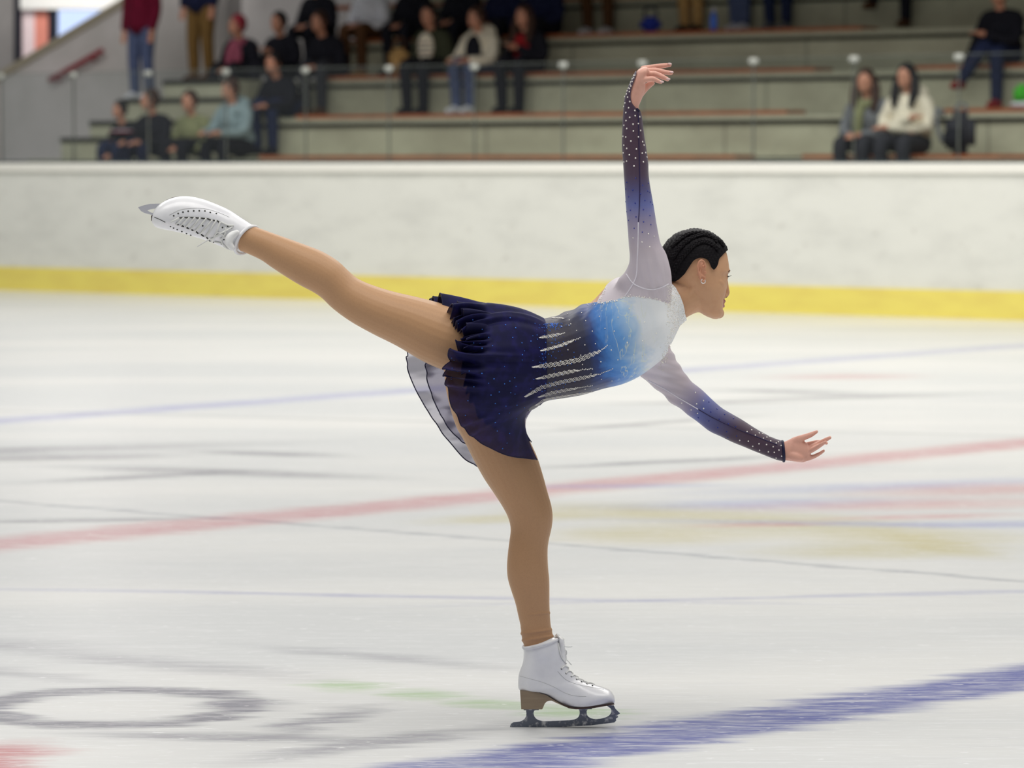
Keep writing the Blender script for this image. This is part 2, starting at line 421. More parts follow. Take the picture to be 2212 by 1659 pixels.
hr = empty('handrail', B(*[at(165, 140, WV-0.1)[0], WV-0.1, at(165, 140, WV-0.1)[1]]), 'short dark red sloping handrail on the pale wall left of the stand', 'handrail')
bm = bmesh.new(); pts = [at(x, y, WV-0.10) for x, y in ((107, 173), (165, 141), (220, 109))]
tube(bm, [B(u, WV-0.10, z) for u, z in pts], 0.032, 10, 1); link('rail', bm, plain('red_rail', (150, 26, 44), 0.4, 0.4), hr)
for x, y in ((125, 163), (203, 119)):
    uu, z = at(x, y, WV-0.05); bm = bmesh.new(); tube(bm, [B(uu, WV+0.01, z-0.06), B(uu, WV-0.1, z-0.05), B(uu, WV-0.1, z)], 0.012, 8, 2); link('bracket', bm, plain('red_rail', (150, 26, 44)), hr)
# hall beyond the parapet: end wall with window
BV = 7.5
bm = bmesh.new(); bbox(bm, -42, 34, BV, BV+0.2, 0, 9); o = link('wall_back', bm, plain('end_wall', (150, 146, 144), 0.8, 0.2, scale=2), smooth=False); tag(o, kind='structure')
def slab(name, poly, v, th, m, kind='structure', parent=None):
    bm = bmesh.new(); slab_px(bm, poly, v, th); o = link(name, bm, m, parent, smooth=False)
    if kind: tag(o, kind=kind)
    return o
t = NT('daylight'); e_ = t.new('ShaderNodeEmission'); gg = t.new('ShaderNodeTexGradient')
t.set(gg.inputs[0], t.mapping(t.geo(), (0, 0, 0.6), (0, 0, 0), (0, 0, -2.4)))
e_.inputs[0].default_value = srgb(196, 214, 252); e_.inputs[1].default_value = 2.0
t.t.links.new(e_.outputs[0], t.n['Material Output'].inputs[0]); DAY = t.m
slab('window_1', [(118, 22), (300, 22), (300, 150), (118, 150)], BV-0.05, 0.04, DAY)
slab('trim_4', [(104, -60), (118, -60), (118, 160), (104, 160)], BV-0.12, 0.12, plain('dark_frame', (34, 34, 44), 0.5))
slab('trim_5', [(30, -60), (44, -60), (44, 190), (30, 190)], BV-0.12, 0.12, plain('dark_frame', (34, 34, 44), 0.5))
slab('wall_pink', [(74, 18), (104, 18), (104, 190), (74, 190)], BV-0.07, 0.07, plain('salmon_wall', (236, 150, 132), 0.7))
slab('wall_rose', [(44, 18), (74, 18), (74, 190), (44, 190)], BV-0.08, 0.08, plain('rose_wall', (255, 226, 228), 0.7))
slab('trim_6', [(44, -60), (330, -60), (330, 20), (44, 20)], BV-0.16, 0.16, plain('pale_beam', (250, 246, 240), 0.7))
lp = area('hall_light_lobby', B(at(100, 60, 6.2)[0], 5.6, 5.4), (0.9, 0, UANG), 2.5, 1, 170)
# unseen slab added above the stands to keep lamp light off the upper rows
bm = bmesh.new(); bbox(bm, at(470, 100, 2.0)[0], 24, 0.3, 8, 4.25, 4.5); o = link('added_shade_slab', bm, plain('shade_slab_grey', (120, 116, 108), 0.8), smooth=False); tag(o, kind='structure')
# ================================================================ THE SKATER
def poly_surface(poly, y, th, bevel=0.0):
    """outline in pixels given real thickness about depth y"""
    bm = bmesh.new(); a = [bm.verts.new(P(px, py, y-th/2)) for px, py in poly]; b = [bm.verts.new(P(px, py, y+th/2)) for px, py in poly]; n = len(a)
    tri = tessellate_polygon([[Vector((px, -py, 0)) for px, py in poly]])
    for t_ in tri: bm.faces.new([a[i] for i in t_]); bm.faces.new([b[i] for i in t_[::-1]])
    for k in range(n): bm.faces.new((a[k], b[k], b[(k+1) % n], a[(k+1) % n]))
    return bm
BODY = bmesh.new(); REG = []          # REG: (co, region, t)
def add_loft(name, pairs, **kw):
    rings, ts = pair_rings(pairs, **kw); rings_bm(BODY, rings, 0.5)
    for r, tt in zip(rings, ts):
        for p in r: REG.append((p.copy(), name, tt))
def add_tube(name, pts, rad, n=10, **kw):
    k0 = len(BODY.verts); tube(BODY, pts, rad, n, **kw); BODY.verts.ensure_lookup_table()
    for v in BODY.verts[k0:]: REG.append((v.co.copy(), name, 0.0))
def add_ball(name, c, r, sc=(1, 1, 1)):
    k0 = len(BODY.verts); ball(BODY, c, r, 2, sc); BODY.verts.ensure_lookup_table()
    for v in BODY.verts[k0:]: REG.append((v.co.copy(), name, 0.0))

leg_r = [(520, 478, 492, 532, -.10, .030), (552, 491, 520, 541, -.10, .031), (574, 499, 540, 549, -.10, .032), (600, 508.5, 565, 561, -.10, .034), (625, 517.5, 588, 577, -.10, .038),
         (661, 530.5, 620, 598, -.10, .043), (697, 545, 650, 616, -.10, .047), (729.5, 565, 677, 630, -.10, .048), (750, 584, 697, 644, -.10, .046), (772, 602.5, 720, 666, -.10, .047),
         (806, 617.5, 757, 693, -.10, .054), (850, 631, 806, 720.5, -.10, .062), (900, 642.5, 858, 746.5, -.095, .071), (945, 654, 915, 780, -.09, .079),
         (990, 668, 968, 803, -.085, .084), (1040, 680, 1030, 830, -.08, .085), (1090, 700, 1090, 840, -.06, .08)]
leg_l = [(960, 800, 1130, 860, .07, .085), (966, 850, 1133, 895, .075, .085), (984, 915, 1136, 935, .08, .082), (1005, 955, 1148, 962, .08, .080), (1023, 991, 1160, 989, .08, .077),
         (1047, 1034, 1172, 1027, .08, .071), (1068.5, 1066, 1181, 1060, .08, .065), (1087, 1095, 1190, 1092, .08, .058), (1099, 1119, 1193, 1117, .08, .054),
         (1104, 1143, 1190.5, 1141, .08, .050), (1101, 1171, 1184, 1170, .08, .049), (1098, 1195, 1182, 1194, .08, .050), (1096, 1224, 1183, 1225, .08, .051),
         (1098, 1250, 1185.5, 1251, .08, .049), (1106, 1278, 1186, 1280, .08, .045), (1114, 1302, 1186, 1303, .08, .041), (1120, 1328, 1187, 1329, .08, .037),
         (1126, 1355, 1189, 1352, .08, .035), (1131, 1386, 1193, 1376, .08, .034), (1140, 1404, 1197, 1398, .08, .032)]
torso = [(1002, 700, 1020, 850, 0, .12), (1040, 676, 1070, 872, 0, .150), (1085, 668, 1118, 888, 0, .160), (1128, 680, 1150, 882, 0, .145), (1170, 690.5, 1178, 864, 0, .122), (1205, 683, 1219, 857, 0, .118),
         (1240, 669, 1258, 850, 0, .124), (1278, 652, 1302, 837, 0, .134), (1308, 621, 1346, 826, 0, .144), (1334, 602, 1386, 806, 0, .148), (1376, 598, 1428, 772, 0, .145),
         (1412, 612, 1446, 738, 0, .128), (1438, 612, 1462, 706, 0, .075)]
neck = [(1425, 618, 1455, 710, 0, .060), (1446, 604, 1480, 688, .0, .056), (1462, 596, 1499, 678, .003, .054), (1480, 588, 1516, 670, .006, .052), (1500, 580, 1530, 660, .01, .05)]
arm_r = [(1350, 650, 1430, 668, -.06, .050), (1332, 610, 1449, 640, -.09, .054), (1350, 592, 1447.5, 608, -.108, .052), (1361, 571, 1445, 582, -.125, .049), (1363, 551, 1437, 551, -.136, .045), (1361, 531, 1425, 528, -.145, .039),
         (1358.6, 500, 1419, 500, -.15, .036), (1356, 462, 1412, 461, -.155, .034), (1353, 422, 1405.5, 422, -.16, .031), (1350, 380, 1399, 380, -.16, .030), (1348.5, 350, 1397.5, 350, -.16, .030),
         (1346, 317, 1393, 315, -.16, .028), (1345.8, 293, 1389, 290, -.16, .026), (1347, 260, 1385, 260, -.16, .023), (1349, 238, 1382, 242, -.16, .0205), (1351, 218, 1379, 230, -.16, .021)]
arm_l = [(1425, 715, 1372, 785, .12, .05), (1447, 752, 1386, 812, .15, .046), (1464.5, 787, 1420.6, 839.7, .16, .038), (1487, 820, 1448, 865, .165, .033), (1510, 840, 1475, 885, .17, .031),
         (1530, 858, 1501, 904, .17, .030), (1556, 882, 1532, 928, .165, .029), (1580, 896, 1560, 942, .16, .0285), (1614.8, 917, 1595, 958, .155, .026), (1645, 936, 1630, 972, .15, .023),
         (1672, 948.5, 1660, 984.5, .145, .020), (1693, 955, 1691, 994, .14, .019), (1706, 950, 1710, 993, .14, .017)]
add_loft('leg_r', leg_r); add_loft('leg_l', leg_l); add_loft('torso', torso, n=40, e=2.25); add_loft('neck', neck)
add_loft('arm_r', arm_r); add_loft('arm_l', arm_l)
# ---- raised right hand (pinky edge towards the viewer)
def H1(zx, zy, dy): return P(1340+zx*.0844, 120+zy*.0844, -.16+dy)
palm = [(1350, 222, 1379, 231, -.16, .020), (1354, 203, 1386, 215, -.16, .022), (1361, 184, 1392, 199, -.16, .027), (1368, 168, 1394, 184, -.16, .033), (1377, 152, 1394, 170, -.16, .036), (1385, 146.5, 1398, 163, -.16, .034)]
add_loft('hand_r', palm, n=20, e=2.4)
mm = .001
for pts, r in (
    ([(560, 350, .028), (700, 325, .028), (880, 290, .027), (1090, 262, .025), (1285, 240, .022)], (8*mm, 7.4*mm, 6.6*mm, 6.0*mm, 4.6*mm)),
    ([(560, 430, .010), (720, 400, .009), (900, 385, .008), (1120, 425, .005), (1320, 450, .002)], (8.2*mm, 7.6*mm, 7*mm, 6.3*mm, 5*mm)),
    ([(540, 530, -.009), (700, 490, -.011), (880, 470, -.012), (1070, 545, -.014), (1230, 620, -.016)], (8*mm, 7.4*mm, 7*mm, 6.3*mm, 4.8*mm)),
    ([(520, 640, -.026), (680, 610, -.028), (820, 595, -.029), (950, 645, -.030), (1055, 690, -.031)], (7.6*mm, 6.8*mm, 6.2*mm, 5.4*mm, 4.2*mm)),
    ([(430, 1050, .010), (560, 900, .024), (670, 800, .030), (760, 740, .032), (850, 700, .030)], (11*mm, 10*mm, 8.4*mm, 7.2*mm, 5*mm))):
    add_tube('hand_r', [H1(*p) for p in pts], r, 12)
add_tube('hand_r', [H1(330, 1100, -.006), H1(390, 900, -.012), H1(450, 750, -.018), H1(520, 650, -.02)], (9*mm, 11*mm, 11*mm, 9*mm), 12)
# ---- lower left hand, palm to the viewer, thumb up
def H2(zx, zy, dy): return P(1660+zx*.0723, 910+zy*.0723, .14+dy)
palm2 = [(1692, 955, 1693, 994, .14, .018), (1705, 949, 1708, 996, .14, .017), (1717, 943, 1721, 998, .14, .017), (1729, 944, 1732, 999, .14, .016), (1738, 953, 1739, 998, .138, .014), (1744, 961, 1745, 992, .135, .011)]
add_loft('hand_l', palm2, n=20)
for pts, r in (
    ([(1000, 740, 0), (1180, 700, .002), (1380, 640, .000), (1570, 618, -.006), (1755, 662, -.010)], (8*mm, 7*mm, 6*mm, 5.2*mm, 3.8*mm)),
    ([(1020, 840, 0), (1260, 790, -.006), (1480, 690, -.014), (1680, 570, -.022), (1855, 480, -.026)], (8*mm, 7.4*mm, 6.8*mm, 5.6*mm, 4.2*mm)),
    ([(1020, 950, 0), (1240, 885, -.010), (1420, 795, -.022), (1590, 690, -.034), (1720, 605, -.040)], (8*mm, 6.8*mm, 6.0*mm, 5.0*mm, 3.8*mm)),
    ([(1000, 1120, 0), (1160, 1110, -.004), (1360, 1050, -.008), (1530, 965, -.012), (1668, 872, -.014)], (7.6*mm, 6.4*mm, 5.4*mm, 4.6*mm, 3.4*mm)),
    ([(700, 700, 0), (880, 560, -.006), (1060, 480, -.010), (1270, 400, -.012), (1460, 300, -.012)], (11*mm, 10*mm, 7.6*mm, 6.4*mm, 3.8*mm))):
    add_tube('hand_l', [H2(*p) for p in pts], r, 12)
add_tube('hand_l', [H2(560, 980, -.008), H2(800, 1050, -.011), H2(1000, 1100, -.008)], (9*mm, 12*mm, 9*mm), 12)
# ---- head
TH = math.radians(17)
Fv = Vector((math.cos(TH), math.sin(TH), 0)); Sv = Vector((-math.sin(TH), math.cos(TH), 0)); HY = .012
LV = [(500, 1488, 1515, 14), (502.5, 1475, 1529, 28), (509, 1460, 1541, 43), (521, 1446, 1557, 57), (536, 1434, 1566.5, 67), (552, 1428, 1571.5, 71), (568, 1427, 1574.5, 73), (579, 1429, 1575.5, 73),
      (586, 1431, 1576.5, 72.5), (594, 1435, 1571.5, 72), (606, 1443, 1571, 70), (618, 1453, 1570.5, 68), (630, 1465, 1568, 64), (645, 1480, 1563, 58), (657, 1492, 1560.5, 53),
      (668, 1504, 1561, 46), (677, 1514, 1561, 38), (684, 1526, 1557.5, 27), (688, 1538, 1551, 12)]
def head_at(y):
    ys = [l[0] for l in LV]; r = [float(np.interp(y, ys, [l[i] for l in LV])) for i in (1, 2, 3)]
    w = r[2]*mm; X = (P(r[1], y).x-P(r[0], y).x)/2; c = P((r[0]+r[1])/2, y, HY)
    ff = math.sqrt(max(X*X-(w*math.sin(TH))**2, 1e-6))/math.cos(TH)
    return c, ff, w
def head_ring(y, grow=0.0, n=48):
    c, ff, w = head_at(y); ring = []
    for k in range(n):
        a = 2*PI*k/n; ca, sa = math.cos(a), math.sin(a)
        ring.append(c + Fv*((ff+grow)*ca) + Sv*((w+grow)*sa))
    return ring
hy = [l[0] for l in LV]; hy = sorted(hy + [(a+b)/2 for a, b in zip(hy, hy[1:])])
rings = [head_ring(y) for y in hy]; rings_bm(BODY, rings, 0.2)
for r, y in zip(rings, hy):
    for p in r: REG.append((p.copy(), 'head', y))
def fp(y, s, p):
    """point on the face: level y, sideways s (m, + away), p beyond the surface"""
    c, ff, w = head_at(y); f = ff*math.sqrt(max(1-(s/w)**2, 0.02)); return c + Fv*(f+p) + Sv*s
add_tube('head', [fp(590, 0, -.006), fp(600, 0, -.001), fp(612, 0, .002), fp(624, 0, .005), fp(633, 0, .0085), fp(639, 0, .007), fp(643, 0, -.001)], (6*mm, 5.5*mm, 5.5*mm, 6*mm, 6.6*mm, 6*mm, 4*mm), 12)
for s in (-1, 1):
    add_ball('head', fp(638, s*.010, .002), .0062)
    add_ball('head', fp(598, s*.030, -.010), .0125, (1, 1, 1))
    add_tube('head', [fp(590, s*.012, -.003), fp(585, s*.026, -.002), fp(586, s*.042, -.004)], (3.5*mm, 4*mm, 3*mm), 10)
    add_tube('head', [fp(616, s*.040, -.010), fp(612, s*.050, -.010), fp(606, s*.058, -.0085)], (8*mm, 9*mm, 7*mm), 10)
add_tube('lips', [fp(655, -.021, -.001), fp(652.5, -.011, .0035), fp(651, -.003, .0065), fp(651, .003, .0065), fp(652.5, .011, .0035), fp(655, .021, -.001)], (1.8*mm, 3.2*mm, 3.9*mm, 3.9*mm, 3.2*mm, 1.8*mm), 10)
add_tube('lips', [fp(657, -.020, -.001), fp(660.5, -.010, .003), fp(661.5, 0, .0055), fp(660.5, .010, .003), fp(657, .020, -.001)], (1.8*mm, 3.4*mm, 4.2*mm, 3.4*mm, 1.8*mm), 10)
add_ball('head', fp(677, 0, -.006), .013)
for s in (-1, 1):   # ears
    c0, ff0, w0 = head_at(585)
    def E(px, py, o):
        q = P(px, py, 0); f = (q.x-c0.x); base = c0 + Fv*(f/math.cos(TH)*.55) 
        if s < 0: q = P(px, py, HY - w0*.985 - o); return q
        m = P(px, py, HY - w0*.985 - o) - c0; return c0 + Vector((m.x, m.y, m.z)) - Sv*(2*Sv.dot(m))
    add_tube('ear', [E(*p) for p in ((1524, 578, .006), (1522.5, 568, .012), (1517, 562.5, .016), (1511, 564, .019), (1507.5, 573, .021), (1508, 585, .020), (1511, 597, .016), (1514.5, 605, .011), (1519, 608.5, .008), (1522, 604, .006), (1523, 597, .004))], 2.6*mm, 10)
    add_tube('ear', [E(*p) for p in ((1518.5, 571, .011), (1514, 576, .014), (1512.5, 586, .014), (1514.5, 595, .011), (1519, 598, .008))], 2.2*mm, 10)
    add_ball('ear', E(1524.5, 589, .005), .0032); 
    k0 = len(BODY.verts); add_ball('ear', E(1515.5, 584, .000), .010, (.85, .75, 2.2))
# neck muscle
add_tube('neck', [P(1505, 605, -.045), P(1488, 640, -.04), P(1478, 672, -.035)], (9*mm, 9*mm, 8*mm), 10)

kd = kdtree.KDTree(len(REG))
for i, r in enumerate(REG): kd.insert(r[0], i)
kd.balance()
add_tube('torso', [P(1395, 600, -.10), P(1392, 640, -.10), P(1388, 690, -.095), P(1380, 740, -.09)], (.050, .052, .048, .03), 16)
body_me = remesh(BODY, .0021, 4, 0.5)
def soften(me, spots, it):
    '''relax the surface round the joints so limbs flow into the trunk'''
    bm = bmesh.new(); bm.from_mesh(me); wt = {}
    for v in bm.verts:
        w = max(max(0.0, 1-((v.co-c).length/r)**2) for c, r in spots)
        if w > 0: wt[v] = w
    vs = list(wt); idx = {v: i for i, v in enumerate(vs)}
    co = np.array([v.co for v in vs]); w = np.array([wt[v] for v in vs])[:, None]
    ea, eb = [], []; fixed = [[] for _ in vs]
    fsum = np.zeros_like(co); cnt = np.zeros(len(vs))
    for v, i in idx.items():
        for e in v.link_edges:
            o = e.other_vert(v)
            cnt[i] += 1
            if o in idx: ea.append(i); eb.append(idx[o])
            else: fsum[i] += np.array(o.co)
    ea = np.array(ea); eb = np.array(eb)
    for _ in range(it):
        s = fsum.copy(); np.add.at(s, ea, co[eb]); s /= cnt[:, None]; co += (s-co)*w*.8
    for v, i in idx.items(): v.co = co[i]
    bm.to_mesh(me); bm.free(); me.update()
soften(body_me, [(P(1385, 645, -.13), .075), (P(1340, 630, -.10), .05), (P(1420, 650, -.12), .05)], 130)
soften(body_me, [(P(1430, 770, .12), .06), (P(1392, 800, .12), .04), (P(1465, 650, 0), .05), (P(1514, 673, 0), .035)], 60)
nv = len(body_me.vertices)
vreg = []; vt = []; vpx = []
for v in body_me.vertices:
    _, i, _ = kd.find(v.co); vreg.append(REG[i][1]); vt.append(REG[i][2]); vpx.append(pix(v.co))
SK = dict(face=srgb(206, 160, 124)[:3], hand=srgb(222, 168, 150)[:3], ear=srgb(208, 150, 120)[:3], lips=srgb(182, 122, 112)[:3])
ca = body_me.color_attributes.new('skin_col', 'FLOAT_COLOR', 'POINT')
flat = []
SHADE = [fp(597, -.030, .003), fp(597, .030, .003)]
for co, r in ((v.co, vreg[i]) for i, v in enumerate(body_me.vertices)):
    c = SK['hand'] if r.startswith('hand') else (SK['hand'] if r.startswith('arm') else SK.get(r, SK['face']))
    dd = min((co-q).length for q in SHADE)
    if dd < .012:
        k = max(0, 1-dd/.012)*.8; e = srgb(92, 118, 122)[:3]; c = tuple(a*(1-k)+b*k for a, b in zip(c, e))
    flat += [*c, 1.0]
ca.data.foreach_set('color', flat)
t = NT('skin'); a = t.attr('skin_col'); n = t.noise(t.obj(), 60, 4)
t.out(t.mix(t.rng(n, 0.4, 0.8, 0, 0.18), a.outputs['Color'], srgb(170, 112, 84)), 0.5, 0.35)
t.b.inputs['Subsurface Weight'].default_value = 0.08; t.b.inputs['Subsurface Radius'].default_value = (.012, .005, .003); t.b.inputs['Subsurface Scale'].default_value = 1
t.bump(t.noise(t.obj(), 400, 3), 0.08, 0.001)
SKIN = t.m
SKATER = empty('person', ground(1215, 1570), 'figure skater in a navy and white sparkling dress gliding on one leg with arms spread', 'person')
body = link('body', body_me.copy(), SKIN, SKATER)
body_bvh = BVHTree.FromPolygons([v.co.copy() for v in body_me.vertices], [tuple(p.vertices) for p in body_me.polygons])

def shell(mask, grow, attrs=None, smooth_edge=8):
    """garment grown from the body's surface where mask(i) is true"""
    keep = [mask(i) for i in range(nv)]
    idx = {}; verts = []; faces = []
    for p in body_me.polygons:
        vv = list(p.vertices)
        if all(keep[i] for i in vv): faces.append(vv)
    for f in faces:
        for i in f:
            if i not in idx: idx[i] = len(verts); verts.append(i)
    nb = {}; cnt = {}
    for f in faces:
        for a, b in zip(f, f[1:]+f[:1]):
            k = (min(a, b), max(a, b)); cnt[k] = cnt.get(k, 0)+1
    for (a, b), c in cnt.items():
        if c == 1: nb.setdefault(a, []).append(b); nb.setdefault(b, []).append(a)
    gr = grow if callable(grow) else (lambda i: grow)
    co = {i: body_me.vertices[i].co + body_me.vertices[i].normal*gr(i) for i in verts}
    for _ in range(smooth_edge):
        new = {i: (co[i] + sum((co[j] for j in n), Vector())/len(n))/2 for i, n in nb.items() if len(n) == 2}
        co.update(new)
    me = bpy.data.meshes.new('shell'); me.from_pydata([co[i] for i in verts], [], [[idx[i] for i in f] for f in faces]); me.update()
    for nm, fn in (attrs or {}).items():
        at_ = me.attributes.new(nm, 'FLOAT', 'POINT'); at_.data.foreach_set('value', [float(fn(i)) for i in verts])
    return me
def bvh_of(me): return BVHTree.FromPolygons([v.co.copy() for v in me.vertices], [tuple(p.vertices) for p in me.polygons])
def hit(bvh, px, py, lift=0.0):
    d = ray(px, py).normalized(); loc, nrm, _, _ = bvh.ray_cast(CAMP, d)
    if loc is None: return None, None
    if nrm.dot(d) > 0: nrm = -nrm
    return loc + nrm*lift, nrm

# tights
def leg_len(i): return vt[i]
def tight_grow(i):
    x, y = vpx[i]; g = .0012
    if vreg[i] == 'leg_l' and y > 1352:                     # bunched cloth at the ankle
        k = min(1, (y-1352)/12); g += k*(.0022*max(0, math.sin(y*.42+x*.06)) + .001)
    if vreg[i] == 'leg_l' and abs(y-1326-(x-1160)*-.08) < 2.2 and x > 1140: g += .0012
    return g
ankle = lambda i: max(0, min(1, (vpx[i][1]-1350)/20)) if vreg[i] == 'leg_l' else 0
me = shell(lambda i: vreg[i].startswith('leg'), tight_grow, {'ankle': ankle})
t = NT('tan_tights'); a = t.attr('ankle'); n = t.noise(t.obj(), 300, 2)
c = t.mix(a.outputs['Fac'], srgb(188, 146, 108), srgb(180, 138, 102)); c = t.mix(t.rng(n, 0.4, 0.7, 0, 0.15), c, srgb(160, 120, 86))
t.out(c, 0.5, 0.35); t.b.inputs['Sheen Weight'].default_value = 0.6; t.b.inputs['Sheen Roughness'].default_value = 0.3; t.b.inputs['Sheen Tint'].default_value = srgb(235, 205, 170)
tights = link('tights', me, t.m, SKATER); tights['label'] = 'smooth tan tights'

# ---- dress: bodice with long sheer sleeves
HANDPOLY = [(1335, 252), (1386, 246), (1381, 240), (1373, 233), (1366, 222), (1363.5, 207), (1367, 190), (1378, 160), (1377, 154), (1368, 148), (1335, 180)]
COLLAR = [(1380, 560), (1438, 606), (1450, 612), (1460, 622), (1470, 641), (1476, 658), (1479, 676), (1482, 690), (1473, 704), (1455, 740), (1380, 760)]
BAREBACK = [(1255, 645), (1262, 655), (1292, 655), (1297, 645), (1310, 620), (1300, 595)]
def dress_mask(i):
    r = vreg[i]; x, y = vpx[i]
    if r == 'arm_r': return y > 205 and not (y < 240 and not inpoly(x, y, HANDPOLY))
    if r == 'hand_r': return inpoly(x, y, HANDPOLY) and y > 154
    if r == 'arm_l' or (r == 'hand_l' and x < 1700): return x < 1692.5
    if r == 'torso':
        if inpoly(x, y, BAREBACK): return False
        if x > 1440: return inpoly(x, y, COLLAR)
        return x > 1140
    if r in ('neck', 'head', 'leg_r', 'leg_l'):
        if r.startswith('leg'): return False
        return inpoly(x, y, COLLAR) and y > 604
    return False
def sweet(x):   # sweetheart neckline height
    return float(np.interp(x, [1255, 1294, 1308, 1329, 1351, 1380, 1414, 1444, 1470], [660, 656, 653.5, 650, 641.5, 641.5, 646.6, 657, 660]))
def dye(i):
    x, y = vpx[i]; r = vreg[i]
    if r in ('arm_r', 'hand_r'): return float(np.interp(y, [235, 340, 385, 425, 450, 480, 520, 560, 2000], [1, .93, .82, .66, .55, .42, .25, .1, .05]))
    if r in ('arm_l', 'hand_l'):
        q = x*.84+y*.54  # along the arm
        return float(np.interp(q, [1640, 1690, 1720, 1750, 1785, 1830, 1880, 1950], [.05, .2, .4, .58, .68, .82, .95, 1]))
    return 0.05
def pdye(i):
    x, y = vpx[i]; return (x - 0.30*(y-750))/1000.0
def zone(i):
    x, y = vpx[i]; r = vreg[i]
    if r in ('arm_l', 'hand_r', 'hand_l'): return 1.0
    if x > 1444 and r != 'arm_r': return 0.0
    if x > 1290 and y < sweet(x): return 1.0
    return 0.0
def dress_grow(i):
    x, y = vpx[i]; r = vreg[i]; g = .0028
    if r in ('arm_r', 'arm_l'): g += .0003*math.sin(x*.11+y*.05)
    if r == 'torso' and 1190 < x < 1300 and y < 720: g += .0022*math.sin((x*.75+y*.45)*.30)*max(0, (720-y)/60)
    if r == 'arm_l' and x < 1500: g += .0014*math.sin((y*.9-x*.25)*.35)*min(1, (1500-x)/40)
    if r == 'arm_r' and y > 530 and x > 1380: g += .0012*math.sin((x-.25*(y-540))*.33)*min(1, (y-530)/40)*min(1, (x-1380)/15)
    if r in ('torso', 'neck') and x > 1415: g += .0026*min(1, (x-1415)/35)
    return g
me = shell(dress_mask, dress_grow, {'dye': dye, 'pdye': pdye, 'zone': zone}, 12)
t = NT('dress_fabric'); dy = t.attr('dye').outputs['Fac']; pdy = t.attr('pdye').outputs['Fac']; zn = t.attr('zone').outputs['Fac']; g = t.geo()
sw = t.noise(t.mapping(g, (1, 1, 1)), 9, 4, 0.6, 0.8)
pd = t.math('ADD', pdy, t.math('MULTIPLY', t.math('SUBTRACT', sw, 0.5), 0.10))
bod = t.ramp(t.math('MULTIPLY_ADD', pd, 3.4, -3.91), [(0.0, srgb(28, 24, 50)), (0.25, srgb(40, 34, 52)), (0.38, srgb(38, 42, 72)), (0.476, srgb(36, 62, 122)), (0.56, srgb(62, 122, 196)),
      (0.67, srgb(104, 158, 218)), (0.76, srgb(166, 196, 226)), (0.86, srgb(224, 230, 236)), (1.0, srgb(238, 240, 242))])
vn = t.noise(t.mapping(g, (2.2, 1, .8), (0, .3, 0)), 7, 4, 0.55, 2.2)
vein = t.rng(t.math('ABSOLUTE', t.math('SUBTRACT', vn, 0.5)), 0.002, 0.018, 0.55, 0)
vw = t.math('MULTIPLY', t.rng(pdy, 1.30, 1.34), t.rng(pdy, 1.44, 1.39)); vein = t.math('MULTIPLY', vein, vw)
bod = t.mix(vein, bod, srgb(220, 226, 206))
slv = t.ramp(dy, [(0.0, srgb(232, 224, 232)), (0.18, srgb(208, 198, 208)), (0.42, srgb(160, 154, 184)), (0.58, srgb(108, 120, 184)), (0.72, srgb(82, 84, 134)), (0.84, srgb(76, 62, 86)), (0.95, srgb(72, 54, 74)), (1.0, srgb(66, 52, 76))])
c = t.mix(t.math('GREATER_THAN', zn, 0.5), bod, slv)
t.out(c, 0.5, 0.35); t.bump(t.noise(g, 900, 2), 0.1, 0.001)
t.b.inputs['Sheen Weight'].default_value = 0.2
DRESSM = t.see_through(t.math('MULTIPLY', zn, 0.16))
dress = link('dress', me.copy(), DRESSM, SKATER); dress['label'] = 'long-sleeved bodice fading from navy through blue to white'
dress_bvh = bvh_of(me)

def surf_path(bvh, pts, lift=0.0005, step=5, spans=6):
    rows, _ = crlist(pts, spans); out = []
    for r in rows:
        q, n = hit(bvh, r[0], r[1], lift)
        if q is not None: out.append(q)
    return out
seam_w = plain('white_seam', (238, 234, 242), 0.5, 0.3, var=0.03); navy = plain('navy_trim', (26, 24, 58), 0.5, 0.3); seam_d = plain('dark_seam', (44, 36, 78), 0.5, 0.3)
def seam(pts, r, m, nm='seam', par=None):
    q = surf_path(dress_bvh, pts)
    if len(q) > 2:
        bm = bmesh.new(); tube(bm, q, r, 6, 1, smooth=False); return link(nm, bm, m, par or dress)
seam([(1353, 592), (1368, 612), (1390, 622.5), (1411, 625), (1432, 619), (1444, 613)], .0013, seam_w)
seam([(1351, 640), (1368, 612), (1375, 592), (1377, 557), (1378.5, 520), (1379, 480)], .0012, seam_w)
seam([(1379, 480), (1381, 450), (1382, 400), (1381, 350), (1380, 300), (1379, 260), (1378, 244)], .0011, seam_d)
seam([(1400, 821), (1437, 841), (1471, 862), (1508, 884)], .0012, seam_w)
seam([(1508, 884), (1539, 902), (1581, 922), (1623, 939), (1679, 961)], .0011, seam_d)
seam([(1378, 160), (1368, 188), (1364.5, 207), (1367, 222), (1373, 232), (1380, 240)], .0028, navy, 'cuff')
# cuff of the lower sleeve: a ring around the wrist
def ring_around(p1, p2, dy, hd, r, m, nm, par):
    a, b = P(*p1, dy), P(*p2, dy); c = (a+b)/2; h = (a-b)/2; bm = bmesh.new()
    pts = [c + h*math.cos(2*PI*k/40) + Vector((0, hd*math.sin(2*PI*k/40), 0)) for k in range(41)]
    tube(bm, pts, r, 8, 1, smooth=False); return link(nm, bm, m, par)
ring_around((1690, 953.5), (1693, 996), .14, .0215, .0035, navy, 'cuff', dress)
ring_around((1381.5, 242), (1350, 243), -.16, .0215, .0012, navy, 'cuff', dress)

